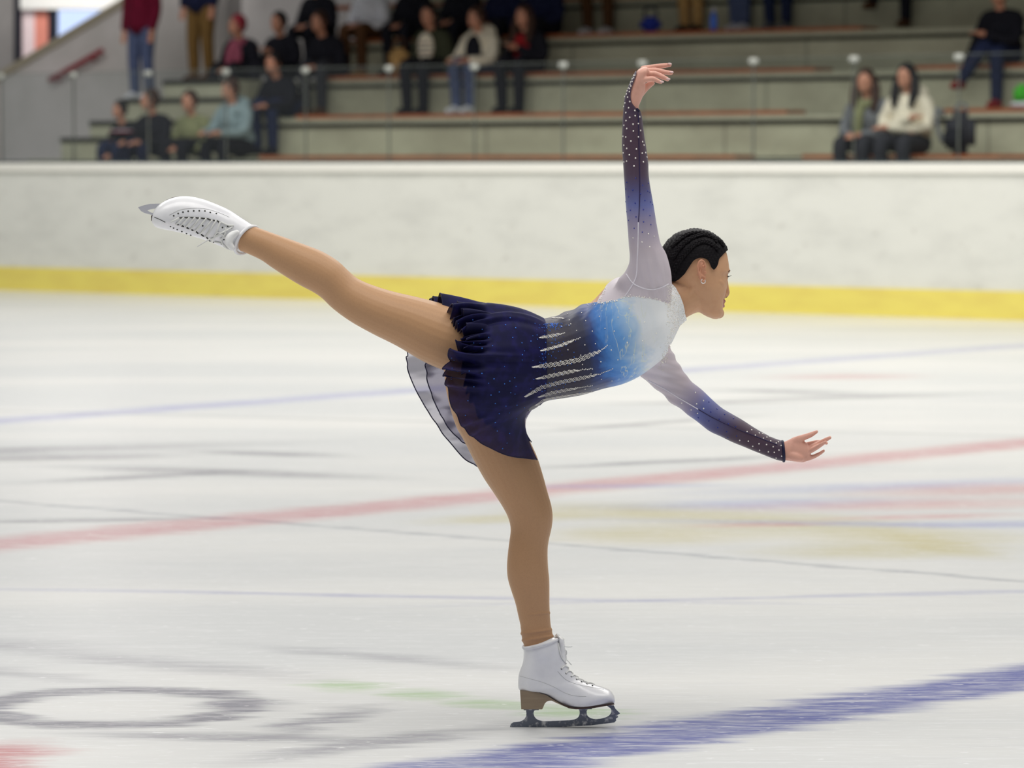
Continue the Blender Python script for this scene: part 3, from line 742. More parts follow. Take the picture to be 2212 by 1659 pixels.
# ---- skirt: chiffon layers
def skirt_layer(waist, mid, hem, ang0, ang1, pleat, nr=34, na=420, seed=0, ruf=.075, drape=(.3, 1.3, 1.3, .4, .08, .06)):
    """three rings of (x, y, dY) control points, closed; pleats grow to the hem"""
    def ringpts(ctrl):
        m = len(ctrl); A = [np.array(p, float) for p in ctrl]; out = []
        for k in range(na):
            f = (ang0 + (ang1-ang0)*k/(na-1))*m; i = int(math.floor(f)); u = f-i
            out.append(cr(A[(i-1) % m], A[i % m], A[(i+1) % m], A[(i+2) % m], u))
        return out
    R0, R1, R2 = ringpts(waist), ringpts(mid), ringpts(hem)
    rnd = random.Random(seed); ph = [rnd.uniform(0, 6.28) for _ in range(4)]
    grid = []
    for j in range(nr+1):
        s = j/nr; row = []
        for k in range(na):
            a, b, c = R0[k], R1[k], R2[k]
            q = a*(1-s)*(1-2*s) + b*4*s*(1-s) + c*s*(2*s-1)      # quadratic through the three rings
            f = k/(na-1)
            am = float(np.interp(f, [0, .1, .5, .66, .85, 1], drape)); fs = f + .018*s*math.sin(2*PI*f*5+ph[3])
            w = pleat*(s**.8)*am*(0.8*math.sin(2*PI*fs*6+ph[0]+1.6*math.sin(2*PI*f*3+ph[2])) + 0.22*math.sin(2*PI*fs*15+ph[1]+s*2.5+1.5*math.sin(2*PI*f*4))) + ruf*am*max(0, s-.66)*math.sin(2*PI*f*19+ph[2]+2*math.sin(2*PI*f*5))
            p = P(q[0], q[1], q[2]); cen = P(1080, 800, 0.0); row.append((p, w))
        grid.append(row)
    bm = bmesh.new(); V_ = []
    for j, row in enumerate(grid):
        rv = []
        for k, (p, w) in enumerate(row):
            tj = (grid[min(j+1, nr)][k][0]-grid[max(j-1, 0)][k][0]); tk = (row[min(k+1, na-1)][0]-row[max(k-1, 0)][0])
            n = tk.cross(tj); n = n.normalized() if n.length > 1e-9 else Vector((0, -1, 0))
            rv.append(bm.verts.new(p + n*w))
        V_.append(rv)
    for j in range(nr):
        for k in range(na-1): bm.faces.new((V_[j][k], V_[j][k+1], V_[j+1][k+1], V_[j+1][k]))
    hemp = [v.co.copy() for v in V_[-1]]
    return bm, hemp
WA = [(1172, 686, 0), (1180, 703, -.092), (1181, 778, -.131), (1181, 850, -.098), (1166, 876, 0), (1172, 850, .09), (1172, 778, .127), (1172, 705, .085)]
MI = [(1080, 659, -.02), (1088, 682, -.14), (1084, 780, -.195), (1098, 880, -.155), (1134, 907, -.03), (1125, 890, .11), (1060, 790, .18), (1060, 680, .12)]
HE = [(932, 647, -.02), (964, 662, -.13), (981, 703, -.168), (1004, 728, -.180), (1000, 752, -.188), (972, 772, -.195), (961, 808, -.19), (974, 868, -.175), (1010, 934, -.14), (1085, 980, -.08), (1162, 993, .03)]
HE += [(1150, 990, .08), (1120, 990, .12), (1075, 985, .16), (1020, 960, .19), (960, 905, .20), (930, 850, .18), (905, 760, .15), (905, 690, .12), (915, 655, .05)]
t = NT('navy_chiffon'); n = t.noise(t.obj(), 40, 3)
t.out(t.mix(t.rng(n, 0.4, 0.7), srgb(16, 16, 58), srgb(26, 24, 80)), 0.65, 0.2); t.b.inputs['Sheen Weight'].default_value = 0.08; t.b.inputs['Sheen Tint'].default_value = srgb(90, 90, 190)
CH1 = t.see_through(0.12, (.55, .5, .6, 1))
t = NT('sheer_chiffon'); t.out(srgb(48, 44, 84), 0.7, 0.2); CH2 = t.see_through(t.rng(t.noise(t.mapping(t.geo(), (9, 3, 26), (0, .7, 0)), 1, 2), 0.38, 0.56, 0.34, 0.66), (.86, .84, .92, 1))
bm, hem = skirt_layer(WA, MI, HE, 0, 0.5, .0075, seed=3)
skirt_me = bpy.data.meshes.new('skirt'); bm.to_mesh(skirt_me); bm.free()
skirt = link('skirt', skirt_me, CH1, SKATER); skirt['label'] = 'navy pleated chiffon skirt with ruffled hem'
skirt_world = [v.co + SKATER.location for v in skirt_me.vertices]
skirt_bvh = BVHTree.FromPolygons(skirt_world, [tuple(p.vertices) for p in skirt_me.polygons])
bm = bmesh.new(); tube(bm, hem, .0011, 6, 1, smooth=False); link('hem', bm, navy, skirt)
# under layer, a little shorter, opaque lining
HE2 = [(965, 655, -.03), (1003, 700, -.165), (1000, 790, -.18), (1040, 905, -.09), (1148, 955, .03), (1075, 960, .17), (985, 880, .18), (945, 690, .11)]
MI2 = [(1085, 660, -.02), (1095, 684, -.125), (1085, 780, -.178), (1097, 870, -.125), (1132, 902, -.02), (1125, 886, .10), (1065, 790, .17), (1065, 684, .11)]
bm, hem = skirt_layer(WA, MI2, HE2, 0, 0.5, .006, seed=9)
ly = link('underskirt', bm, plain('navy_lining', (26, 25, 64), 0.7, 0.25), SKATER); ly['label'] = 'opaque navy underlayer of the skirt'
bm = bmesh.new(); tube(bm, hem, .001, 6, 1, smooth=False); link('hem', bm, navy, ly)
# far side layers, sheer
HE3 = [(938, 646, 0.0), (1000, 694, .10), (1060, 800, .17), (1120, 934, .12), (1155, 990, .05), (1018, 1000, .17), (889, 822, .17), (893, 700, .11)]
bm, hem = skirt_layer(WA, MI, HE3, 0.5, 1.0, .006, seed=5, ruf=.02, drape=(.2, .3, .8, 1, 1, .6))
fp_ = link('skirt_panel', bm, CH2, SKATER); fp_['label'] = 'sheer far layer of the skirt with a dark hem'
bm = bmesh.new(); tube(bm, hem, .0014, 6, 1, smooth=False); link('hem', bm, navy, fp_)
HE4 = [(938, 646, 0.0), (1000, 694, .10), (1060, 800, .15), (1120, 934, .11), (1140, 970, .05), (1000, 955, .15), (925, 830, .155), (925, 700, .10)]
bm, hem = skirt_layer(WA, MI2, HE4, 0.5, 1.0, .006, seed=8, ruf=.02, drape=(.2, .3, .8, 1, 1, .6))
f2 = link('skirt_panel', bm, CH2, SKATER); f2['label'] = 'inner sheer layer on the far side of the skirt'
bm = bmesh.new(); tube(bm, hem, .0014, 6, 1, smooth=False); link('hem', bm, navy, f2)

# ---- rhinestones
def stone_mat(nm, rgb, metal=0.6, em=0):
    t = NT(nm); t.out(srgb(*rgb), 0.15, 0.8, metal); return t.m
ST_W = stone_mat('crystal_stone', (250, 246, 238), 0.35); ST_B = stone_mat('blue_stone', (60, 130, 240), 0.3); ST_D = stone_mat('sapphire_stone', (36, 52, 150), 0.3)
def stone(bm, q, n, r):
    rot = n.to_track_quat('Z', 'Y').to_matrix(); ball(bm, q, r, 1, (1, 1, .6), rot)
z6 = [(424, 205), (441, 203), (427, 236), (407, 250), (405, 285), (385, 293), (380, 325), (388, 345), (370, 378), (355, 372), (368, 418), (337, 410), (330, 452), (345, 492), (307, 487), (372, 550), (310, 568), (293, 616), (357, 633), (438, 668), (322, 697), (442, 738), (371, 760), (501, 752), (324, 803), (415, 851), (484, 842),
      (297, 866), (333, 909), (418, 940), (513, 936), (284, 1012), (320, 1021), (484, 1019), (387, 1074), (539, 1083), (295, 1130), (558, 1129), (332, 1172), (459, 1180), (534, 1236), (580, 1229), (288, 1232), (367, 1257), (447, 1300), (597, 1287), (331, 1341), (296, 1352), (551, 1351), (428, 1405)]
z7w = [(618, 769), (692, 801), (415, 824), (534, 877), (636, 941)]
z7b = [(451, 30), (333, 85), (541, 124), (617, 97), (413, 187), (512, 240), (608, 200), (357, 278), (573, 325), (645, 345), (444, 362), (380, 456), (552, 448), (455, 544), (638, 526), (555, 610), (430, 695), (650, 646), (538, 746), (319, 343), (672, 380), (332, 475), (355, 590), (320, 175), (636, 218)]
z8w = [(782, 700), (885, 804), (798, 844), (608, 830), (887, 904), (728, 918), (810, 963), (1350, 1309), (1460, 1321), (1517, 1385), (1605, 1435), (1597, 1354), (1693, 1365), (1717, 1456), (1778, 1393), (1793, 1464), (1852, 1436), (1880, 1378), (1888, 1512), (1817, 1535), (1443, 1200), (1503, 1178), (1549, 1247), (1600, 1220), (1645, 1228), (1652, 1285), (1697, 1273), (1733, 1268), (1747, 1320), (1817, 1348), (1845, 1332)]
z8b = [(956, 820), (980, 948), (1060, 908), (1158, 980), (1088, 1040), (955, 1062), (1070, 1147), (1204, 1100), (1298, 1135), (1184, 1200), (1310, 1255), (1270, 1030), (1200, 1275), (820, 1022)]
nst = 0
def place_stone(px, py, r, m, bvh=None, par=None):
    global nst
    q, n = hit(bvh or dress_bvh, px, py, .0006)
    if q is None or nst >= 100: return
    bm = bmesh.new(); stone(bm, q, n, r); link('rhinestone', bm, m, par or dress); nst += 1
for x, y in z6: place_stone(1300+x*.1627, 130+y*.1627, .0022, ST_W)
for x, y in z7w: place_stone(1300+x*.1627, 380+y*.1627, .0019, ST_W)
for x, y in z8w: place_stone(1370+x*.1688, 730+y*.1688, .0021, ST_W)
for x, y in z7b[:14]: place_stone(1300+x*.1627, 380+y*.1627, .0019, ST_D)
sw_, sb_, sd_ = bmesh.new(), bmesh.new(), bmesh.new()
def many(bm, px, py, r, bvh=None):
    q, n = hit(bvh or dress_bvh, px, py, .0004)
    if bvh is None and px < 1200:
        q2, n2 = hit(skirt_bvh, px, py, .0008)
        if q2 is not None and (q is None or q2.y < q.y): q, n = q2, n2
    if q is not None: stone(bm, q, n, r)
for x, y in z7b[14:]: many(sd_, 1300+x*.1627, 380+y*.1627, .0018)
for x, y in z8b: many(sd_, 1370+x*.1688, 730+y*.1688, .0019)
def five(x, y): return 1120+x*.1627, 640+y*.1627
rows5 = [([(285, 552), (450, 525), (620, 488)], 22, .8), ([(300, 725), (560, 655), (830, 545)], 18, .8), ([(190, 942), (480, 905), (800, 845), (1080, 730), (1195, 640)], 34, .87),
         ([(240, 1095), (500, 1040), (760, 985), (985, 958)], 26, .75), ([(90, 1330), (300, 1210), (560, 1140), (860, 1080), (1100, 1025), (1260, 960)], 26, .8),
         ([(270, 1335), (450, 1280), (760, 1220), (990, 1180)], 22, .7), ([(230, 1445), (340, 1372), (600, 1325), (980, 1270)], 12, .95), ([(440, 288), (600, 293)], 6, 1)]
rg = random.Random(4)
for pts, amp, dense in rows5:
    P2 = [np.array(p, float) for p in pts]; L = [0]
    for a, b in zip(P2, P2[1:]): L.append(L[-1]+np.linalg.norm(b-a))
    tot = L[-1]; s = 0; k = 0
    while s < tot:
        x = float(np.interp(s, L, [p[0] for p in P2])); y = float(np.interp(s, L, [p[1] for p in P2])); f = s/tot
        am = amp*min(1, f*6+.1)*min(1, max(0.15, (dense+.05-f)*5)); 
        if f < dense:
            for h in (-.5, 0, .5): many(sw_, *five(x+h*20+rg.uniform(-1, 1), y+h*am*1.15+amp*.22*math.sin(k*1.6)*min(1, f*6)), .00145)
            s += 17
        else: many(sw_, *five(x, y+rg.uniform(-7, 7)), .0017); s += 22
        k += 1
for x, y in ((650, 236), (675, 318), (838, 220), (893, 326), (772, 455), (981, 464), (882, 646), (1022, 630), (1075, 268), (1322, 280), (1272, 463), (1445, 616), (1647, 591), (1648, 793), (1530, 775), (1321, 842), (1094, 869), (827, 782), (849, 905), (1232, 714), (1427, 991), (1240, 1122), (1100, 1100), (1054, 1218), (885, 1232), (657, 710), (963, 1028), (1884, 676), (1985, 198), (1675, 342), (1830, 492), (1470, 165), (1148, 427), (574, 400), (670, 385), (695, 369)):
    many(sw_, *five(x, y), .0017)
for pts, w, n_ in (([(1262, 657), (1294, 656), (1308, 653.5), (1329, 650), (1351, 641.5), (1380, 641.5), (1414, 646.6), (1444, 657)], 3, 110), ([(1310, 618), (1304, 632), (1296, 650)], 4, 34), ([(1446, 616), (1450, 640), (1446, 662)], 5, 50),
                   ([(1478, 690), (1456, 708), (1446, 735), (1438, 765), (1428, 790)], 9, 130)):
    rr, _ = crlist(pts, 30)
    for _ in range(n_):
        q = rr[rg.randrange(len(rr))]; many(sw_, q[0]+rg.gauss(0, w/2.2), q[1]+rg.gauss(0, w/2.2), rg.uniform(.0010, .0017))
for _ in range(330):
    x, y = rg.uniform(1440, 1482), rg.uniform(612, 705)
    if inpoly(x, y, COLLAR): many(sw_, x, y, rg.uniform(.0009, .0016))
for _ in range(130):
    x, y = rg.gauss(1195, 22), rg.uniform(695, 865); many(sb_ if rg.random() < .6 else sd_, x, y, rg.uniform(.0009, .0014))
for _ in range(90):
    x = rg.gauss(1193, 12); many(sb_, x, 698+abs(rg.gauss(0, 7)), .0011)
link('rhinestones', sw_, ST_W, dress)['kind'] = 'stuff'
link('blue_rhinestones', sb_, ST_B, dress)['kind'] = 'stuff'
link('sapphire_rhinestones', sd_, ST_D, dress)['kind'] = 'stuff'
sk = bmesh.new(); k = 0
while k < 75:
    x, y = rg.uniform(965, 1180), rg.uniform(660, 985); q, n = hit(skirt_bvh, x, y, .001)
    k += 1
    if q is not None and q.y < D0+.02: stone(sk, q, n, rg.uniform(.0010, .0019))
link('sequins', sk, ST_B, skirt)['kind'] = 'stuff'

# ---- hair with braids
HAIRP = [(1380, 470), (1600, 470), (1574, 535), (1569, 541), (1561, 549), (1551, 560), (1547.5, 575), (1539, 586), (1533, 578), (1530, 568), (1524, 561), (1512, 557), (1500, 563), (1492, 574), (1483, 589), (1471, 601), (1458, 610), (1449, 616), (1425, 618), (1380, 600)]
c_, _, _ = head_at(560)
def hair_here(co):
    m = co-c_; s = m.dot(Sv); near = c_ + Fv*m.dot(Fv) - Sv*abs(s) + Vector((0, 0, m.z)); x, y = pix(near); return inpoly(x, y, HAIRP)
def hgrow(i):
    x, y = vpx[i]; return .0055 + .0008*math.sin(x*.9)*math.sin(y*.45)
hmask = [False]*nv
for i in range(nv):
    if vreg[i] in ('head', 'neck') and hair_here(body_me.vertices[i].co) and vpx[i][1] < 622: hmask[i] = True
hme = shell(lambda i: hmask[i], hgrow, None, 10)
t = NT('black_hair'); o_ = t.obj(); wv = t.noise(t.mapping(o_, (60, 60, 400), (0, .5, 0)), 1, 3)
t.out(t.mix(wv, srgb(9, 8, 11), srgb(24, 20, 24)), 0.6, 0.14); t.bump(wv, 0.5, 0.003); HAIR = t.m
hair = link('hair', hme.copy(), HAIR, SKATER); hair['label'] = 'black hair pulled back in tight braids'
hb = bvh_of(hme)
for path in ([(1563, 531), (1552, 520), (1538, 512), (1520, 508), (1500, 513), (1482, 524), (1466, 540), (1454, 558)], [(1552, 540), (1538, 528), (1520, 522), (1502, 528), (1488, 540), (1474, 556), (1462, 574), (1455, 590)],
             [(1548, 521), (1530, 507), (1508, 503.5), (1486, 507), (1468, 519), (1452, 534)]):
    rr, _ = crlist(path, 12); pts = []
    for r in rr:
        q, n = hit(hb, r[0], r[1], .0015)
        if q is not None: pts.append((q, n))
    for s in range(3):
        bm = bmesh.new(); pp = []
        for k, (q, n) in enumerate(pts):
            nx = pts[min(k+1, len(pts)-1)][0]-pts[max(k-1, 0)][0]; sd = nx.cross(n).normalized(); a = k*.52+s*2*PI/3
            pp.append(q + sd*.0036*math.sin(a) + n*.0016*math.sin(2*a))
        if len(pp) > 3: tube(bm, pp, .0027, 8, 1, smooth=False); link('braid', bm, HAIR, hair)
bm = bmesh.new(); q = head_at(570); ball(bm, q[0]-Fv*(q[1]+.012)+Vector((0, 0, -.005)), .030, 3, (.7, 1, 1)); link('bun', bm, HAIR, hair)
# lashes, brows, nostril, earring
LM = plain('lash_black', (18, 16, 20), 0.5)
for s in (-1, 1):
    for k in range(7):
        bm = bmesh.new(); a = fp(597, s*(.022+k*.0028), .0015); d = (Fv*.9+Sv*s*(.1+k*.06)+Vector((0, 0, .1))).normalized()
        tube(bm, [a, a+d*.005, a+d*.0085+Vector((0, 0, .002))], (.0007, .0005, .0002), 5, 2)
        if k == 0: big = bm
        else:
            me_ = bpy.data.meshes.new('x'); bm.to_mesh(me_); bm.free(); big.from_mesh(me_)
    tube(big, [fp(596, s*.019, .0018), fp(598, s*.028, .0026), fp(597, s*.040, .0015)], .0010, 6, 3)
    link('eyelashes', big, LM, SKATER)
    bm = bmesh.new(); tube(bm, [fp(588, s*.014, .0008), fp(584, s*.028, .0012), fp(586, s*.042, .0006)], (.0006, .0010, .0006), 6, 4); link('eyebrow', bm, HAIR, SKATER)
bm = bmesh.new()
for s in (-1, 1): ball(bm, fp(640.5, s*.0085, .0085) + Vector((0, 0, -.0015)) - Vector((.002, 0, 0)), .0026, 2, (1.2, 1, .6))
link('nostrils', bm, plain('nostril_dark', (66, 34, 28), 0.8), SKATER)
q, n = hit(body_bvh, 1518.5, 604, .003)
bm = bmesh.new(); cc = P(1519, 607.5, HY-.073-.014)
pts = [cc + Vector((.0048*math.cos(2*PI*k/24), -.001*math.cos(2*PI*k/24), .0048*math.sin(2*PI*k/24))) for k in range(20)]
pts = [cc + Vector((.0050*math.cos(a), 0, .0050*math.sin(a))) for a in [math.radians(120+13.5*k) for k in range(21)]]
tube(bm, pts, .0011, 8, 1, smooth=False); er = link('earring', bm, plain('silver', (240, 236, 232), 0.2, 0.5, 0.6), SKATER); er['label'] = 'small silver hoop earring'
# finger nails of both hands
nail = plain('nails', (236, 200, 196), 0.25, 0.5)
for (zx, zy), f in (((1262, 215), 0), ((1310, 425), 0), ((1225, 598), 0), ((1060, 670), 0)):
    q, n = hit(body_bvh, 1340+zx*.0844, 120+zy*.0844, .0003)
    if q is not None:
        bm = bmesh.new(); ball(bm, q, .0046, 2, (1.15, .5, .55), Matrix.Rotation(.15, 3, 'Y')); link('fingernail', bm, nail, SKATER)

# ---- skates
t = NT('white_leather'); n1 = t.noise(t.obj(), 14, 4, 0.6)
t.out(t.mix(t.rng(n1, 0.35, 0.75), srgb(236, 236, 238), srgb(222, 222, 226)), 0.28, 0.5); t.b.inputs['Coat Weight'].default_value = 0.3; LEA = t.m
t = NT('heel_stack'); n1 = t.noise(t.mapping(t.obj(), (20, 20, 160)), 1, 3); t.out(t.mix(n1, srgb(128, 110, 90), srgb(150, 134, 112)), 0.45, 0.4); HEEL = t.m
t = NT('blade_steel'); n1 = t.noise(t.mapping(t.obj(), (60, 60, 60)), 1, 5, 0.7)
t.out(t.mix(t.rng(n1, 0.50, 0.68), srgb(104, 110, 124), srgb(206, 206, 208)), 0.35, 0.5, 0.25); STEEL = t.m
EYE = plain('eyelet_dark', (48, 48, 42), 0.4, 0.5, 0.3); LACE = plain('lace_white', (228, 228, 224), 0.7, 0.2)
def z1(x, y): return 1060+x*.1808, 1300+y*.1808
sk1 = empty('skate', ground(1215, 1570)-SKATER.location, None, None); sk1.parent = SKATER; sk1['label'] = 'white skate on the ice'
BY_ = .08
boot = [(1131, 1396, 1203, 1376, BY_, .040), (1131, 1412, 1213, 1400, BY_, .040), (1129, 1432, 1219, 1424, BY_, .037), (1121, 1455, 1229, 1445, BY_, .036), (1119, 1477, 1246, 1464, BY_, .036),
        (1124, 1491, 1257, 1470, BY_, .037), (1155, 1495, 1268, 1475, BY_, .036), (1178, 1501, 1279, 1478, BY_, .036), (1199, 1513, 1290, 1481, BY_, .039), (1222, 1525, 1300, 1484, BY_, .043), (1250, 1528.5, 1311, 1488, BY_, .045),
        (1284, 1524.5, 1320, 1493, BY_, .041), (1312, 1521.5, 1327, 1503, BY_, .030), (1323, 1520.5, 1328.5, 1511, BY_, .018)]
rings, _ = pair_rings(boot, 5, 40, e=2.5); bm = bmesh.new(); rings_bm(bm, rings, 0.15)
bmesh.ops.recalc_face_normals(bm, faces=bm.faces)
bt = link('boot', bm, LEA, sk1); bt_bvh = BVHTree.FromPolygons([v.co + ground(1215, 1570) for v in bt.data.vertices], [tuple(p.vertices) for p in bt.data.polygons])
def rimtube(ring, r, m, nm, par):
    bm = bmesh.new(); tube(bm, ring+[ring[0], ring[1]], r, 10, 1, smooth=False); return link(nm, bm, m, par)
rimtube(rings[1], .0042, plain('padded_rim', (228, 228, 230), 0.5), 'collar', sk1)
bm = bmesh.new(); rr, _ = pair_rings([(1200, 1372, 1219, 1380, BY_, .020), (1203, 1369, 1219.5, 1388, BY_, .022), (1206, 1395, 1221, 1402, BY_, .020), (1208, 1425, 1223, 1428, BY_, .018)], 5, 20); rings_bm(bm, rr, .5); link('tongue', bm, plain('tongue_white', (236, 236, 234), 0.6), sk1)
heelp = [z1(*p) for p in ((350, 1058), (450, 1066), (560, 1082), (660, 1112), (755, 1172), (850, 1226), (1000, 1264), (1010, 1280), (900, 1258), (800, 1215), (730, 1182), (708, 1182), (685, 1186), (664, 1197), (648, 1214), (638, 1234), (630, 1256), (615, 1286), (365, 1286))]
link('heel', poly_surface(heelp, BY_, .058, .002), HEEL, sk1, False)
solep = [z1(*p) for p in ((840, 1222), (940, 1256), (1010, 1266), (1200, 1248), (1475, 1214), (1478, 1228), (1220, 1272), (1020, 1286), (930, 1272))]
link('sole', poly_surface(solep, BY_, .076, .002), plain('sole_dark', (74, 56, 50), 0.5), sk1, False)
bladep = [z1(*p) for p in ((232, 1492), (240, 1458), (270, 1440), (350, 1430), (380, 1418), (402, 1400), (417, 1378), (425, 1352), (427, 1325), (420, 1300), (410, 1284), (560, 1284), (522, 1300), (513, 1318), (514, 1342), (520, 1364), (533, 1386), (552, 1403), (578, 1415), (610, 1423), (645, 1427), (900, 1417), (960, 1412), (1000, 1405), (1027, 1394), (1046, 1378), (1058, 1357), (1063, 1332), (1062, 1308), (1056, 1290), (1020, 1278),
          (1200, 1262), (1158, 1284), (1147, 1308), (1147, 1334), (1155, 1358), (1172, 1377), (1198, 1391), (1230, 1399), (1265, 1402), (1320, 1395), (1370, 1382), (1404, 1366), (1427, 1345), (1440, 1320), (1441, 1295), (1430, 1272), (1385, 1240), (1470, 1236), (1492, 1280), (1546, 1333), (1512, 1356), (1524, 1378), (1496, 1396), (1500, 1418), (1478, 1442), (1400, 1452), (1200, 1476), (900, 1492), (600, 1502), (300, 1502))]
link('blade', poly_surface(bladep, BY_, .0042), STEEL, sk1, False)
for a, b in (((395, 1284), (575, 1294)), ((1010, 1274), (1210, 1284)), ((1380, 1236), (1470, 1244))):
    p0, p1 = z1(*a), z1(*b)
    link('mount_plate', poly_surface([p0, (p1[0], p0[1]), p1, (p0[0], p1[1])], BY_, .050, .001), STEEL, sk1, False)
for x, y in ((845, 802), (899, 856), (962, 894), (1025, 928), (1085, 957), (1150, 982), (1215, 1003), (835, 522), (862, 572), (886, 620)):
    q, n = hit(bt_bvh, *z1(x, y), .0002)
    if q is not None: bm = bmesh.new(); ball(bm, q, .0022, 2, (1, .6, 1)); link('eyelet', bm, EYE, sk1)
def lace(par, bvh, pts, r, lift, dy=0.0, nm='lace'):
    q = []
    rr, _ = crlist(pts, 4)
    for x in rr:
        h, n = hit(bvh, x[0], x[1], lift)
        if h is None: h = (q[-1] if q else P(x[0], x[1], dy)); h = Vector((P(x[0], x[1], dy).x, h.y, P(x[0], x[1], dy).z))
        q.append(h)
    bm = bmesh.new(); tube(bm, q, r, 6, 1, smooth=False); link(nm, bm, LACE, par)
for pts in ([(846, 800), (880, 770), (930, 790)], [(899, 856), (930, 830), (985, 850)], [(962, 894), (1000, 880), (1050, 900)], [(1025, 928), (1060, 915), (1110, 935)], [(1085, 957), (1120, 945), (1170, 965)], [(1150, 982), (1190, 972), (1240, 990)],
            [(835, 520), (870, 545), (890, 600), (900, 660), (895, 720)], [(805, 500), (815, 580), (840, 660), (880, 720), (905, 735)], [(862, 572), (900, 580), (905, 620), (885, 660), (900, 700)]):
    lace(sk1, bt_bvh, [z1(*p) for p in pts], .0015, .0012, BY_)
for pts in ([(870, 535), (920, 540), (975, 537)], [(905, 690), (930, 715), (963, 752)]):
    bm = bmesh.new(); tube(bm, [P(*z1(*p), BY_-.012) for p in pts], .0011, 6, 2); link('lace', bm, LACE, sk1)
def stitch(par, bvh, pts, r=.00045, m=None):
    q = surf_path(bvh, pts, .0001); 
    if len(q) > 2: bm = bmesh.new(); tube(bm, q, r, 5, 1, smooth=False); link('stitching', bm, m or plain('stitch_grey', (186, 186, 186), 0.6), par)
stitch(sk1, bt_bvh, [z1(*p) for p in ((345, 885), (450, 915), (600, 955), (750, 1015), (880, 1085), (1000, 1122), (1140, 1130))])
stitch(sk1, bt_bvh, [z1(*p) for p in ((800, 830), (900, 930), (1050, 990), (1200, 1020), (1350, 1045))], .0005)
# raised skate
def z2(x, y): return 280+x*.1537, 400+y*.1537
SO = P(430, 475, -.10)
sk2 = empty('skate', SO-SKATER.location, None, None); sk2.parent = SKATER; sk2['label'] = 'glossy white skate of the raised foot, laces facing out'
boot2 = [(330, 466, 330, 482, -.10, .020), (335, 452, 336, 490, -.10, .032), (349, 438.5, 350, 495, -.10, .042), (372, 427.5, 371, 499, -.10, .047), (402, 423.5, 396, 504.5, -.10, .048), (434, 429, 424, 513, -.10, .048),
         (464, 439.5, 450, 521, -.10, .047), (495, 453.5, 476, 532, -.10, .045), (522, 471, 499, 540, -.10, .041), (545, 486, 512, 545, -.10, .038), (551, 490, 516, 548, -.10, .037)]
rings, _ = pair_rings(boot2, 5, 40, e=2.15)
for q_, ring in enumerate(rings):
    w_ = max(0, (q_-len(rings)+20)/20)**1.5; yc = sum(p.y for p in ring)/len(ring)
    for p in ring: s_ = w_*.55*(yc-p.y); p.x -= s_*.93; p.z += s_*.36
bm = bmesh.new(); rings_bm(bm, rings, 0.12)
bt2 = link('boot', bm, LEA, sk2); b2 = BVHTree.FromPolygons([v.co + SO for v in bt2.data.vertices], [tuple(p.vertices) for p in bt2.data.polygons])
rimtube(rings[-2], .0040, plain('padded_rim', (228, 228, 230), 0.5), 'collar', sk2)
up = [(620, 430), (682, 398), (750, 378), (823, 366), (901, 361), (978, 361), (1058, 363), (1133, 384), (1218, 400)]
u2 = [(690, 460), (760, 456), (840, 455), (915, 458), (990, 463), (1075, 470), (1158, 492), (1213, 500), (1272, 521)]
lo = [(585, 512), (652, 545), (715, 562), (787, 587), (855, 617), (920, 642), (990, 682), (1068, 722), (1160, 790)]
l2 = [(575, 580), (618, 600), (670, 622), (735, 650), (800, 677), (860, 700)]
extra = [(1305, 595), (1378, 578), (1228, 645), (1348, 650), (1290, 823), (1325, 765), (925, 545), (1028, 572), (1178, 798), (1432, 600)]
for x, y in up+l2+u2[::1]+extra:
    q, n = hit(b2, *z2(x, y), .0002)
    if q is not None: bm = bmesh.new(); ball(bm, q, .0020, 2, (1, .6, 1)); link('eyelet', bm, EYE, sk2)
tm = plain('lace_shadow_tongue', (206, 206, 200), 0.6)
for a, b in zip(u2, lo):
    lace(sk2, b2, [z2(*a), z2((a[0]+b[0])/2+8, (a[1]+b[1])/2), z2(*b)], .0023, .0016, -.1)
for a, b in zip(u2, u2[1:]): 
    bm = bmesh.new(); q1, _ = hit(b2, *z2(a[0]+20, a[1]), .0004); q2, _ = hit(b2, *z2(b[0]-16, b[1]), .0004)
    if q1 and q2: tube(bm, [q1, (q1+q2)/2, q2], .0018, 6, 1); link('facing_gap', bm, EYE, sk2)
for a, b in zip(lo[1:], lo[2:]):
    bm = bmesh.new(); q1, _ = hit(b2, *z2(a[0]+10, a[1]+4), .0004); q2, _ = hit(b2, *z2(b[0]-28, b[1]-6), .0004)
    if q1 and q2: tube(bm, [q1, (q1+q2)/2, q2], .0019, 6, 1); link('facing_gap', bm, EYE, sk2)
for pts in ([(1160, 760), (1230, 700), (1330, 650), (1440, 590)], [(1230, 660), (1300, 690), (1360, 760), (1400, 860)], [(1290, 520), (1370, 560), (1460, 570)], [(1200, 790), (1300, 810), (1370, 880)], [(1280, 740), (1330, 850), (1440, 900)], [(1100, 760), (1200, 730), (1270, 690)], [(1350, 600), (1340, 680), (1290, 760)]):
    lace(sk2, b2, [z2(*p) for p in pts], .0018, .002, -.1)
bm = bmesh.new(); tube(bm, [P(*z2(*p), -.145) for p in ((1130, 755), (1050, 800), (955, 862))], (.0022, .002, .0014), 6, 2); link('lace', bm, LACE, sk2)
bm = bmesh.new(); tube(bm, [P(*z2(*p), -.142) for p in ((1520, 660), (1420, 720), (1395, 810), (1450, 890))], (.006, .0095, .0095, .006), 14, 4); link('tongue', bm, plain('tongue_white', (236, 236, 234), 0.6), sk2)
stitch(sk2, b2, [z2(*p) for p in ((560, 420), (700, 350), (860, 325), (1050, 330), (1250, 385), (1400, 450))], .0006)
stitch(sk2, b2, [z2(*p) for p in ((350, 450), (420, 480), (500, 520))], .0009, EYE)
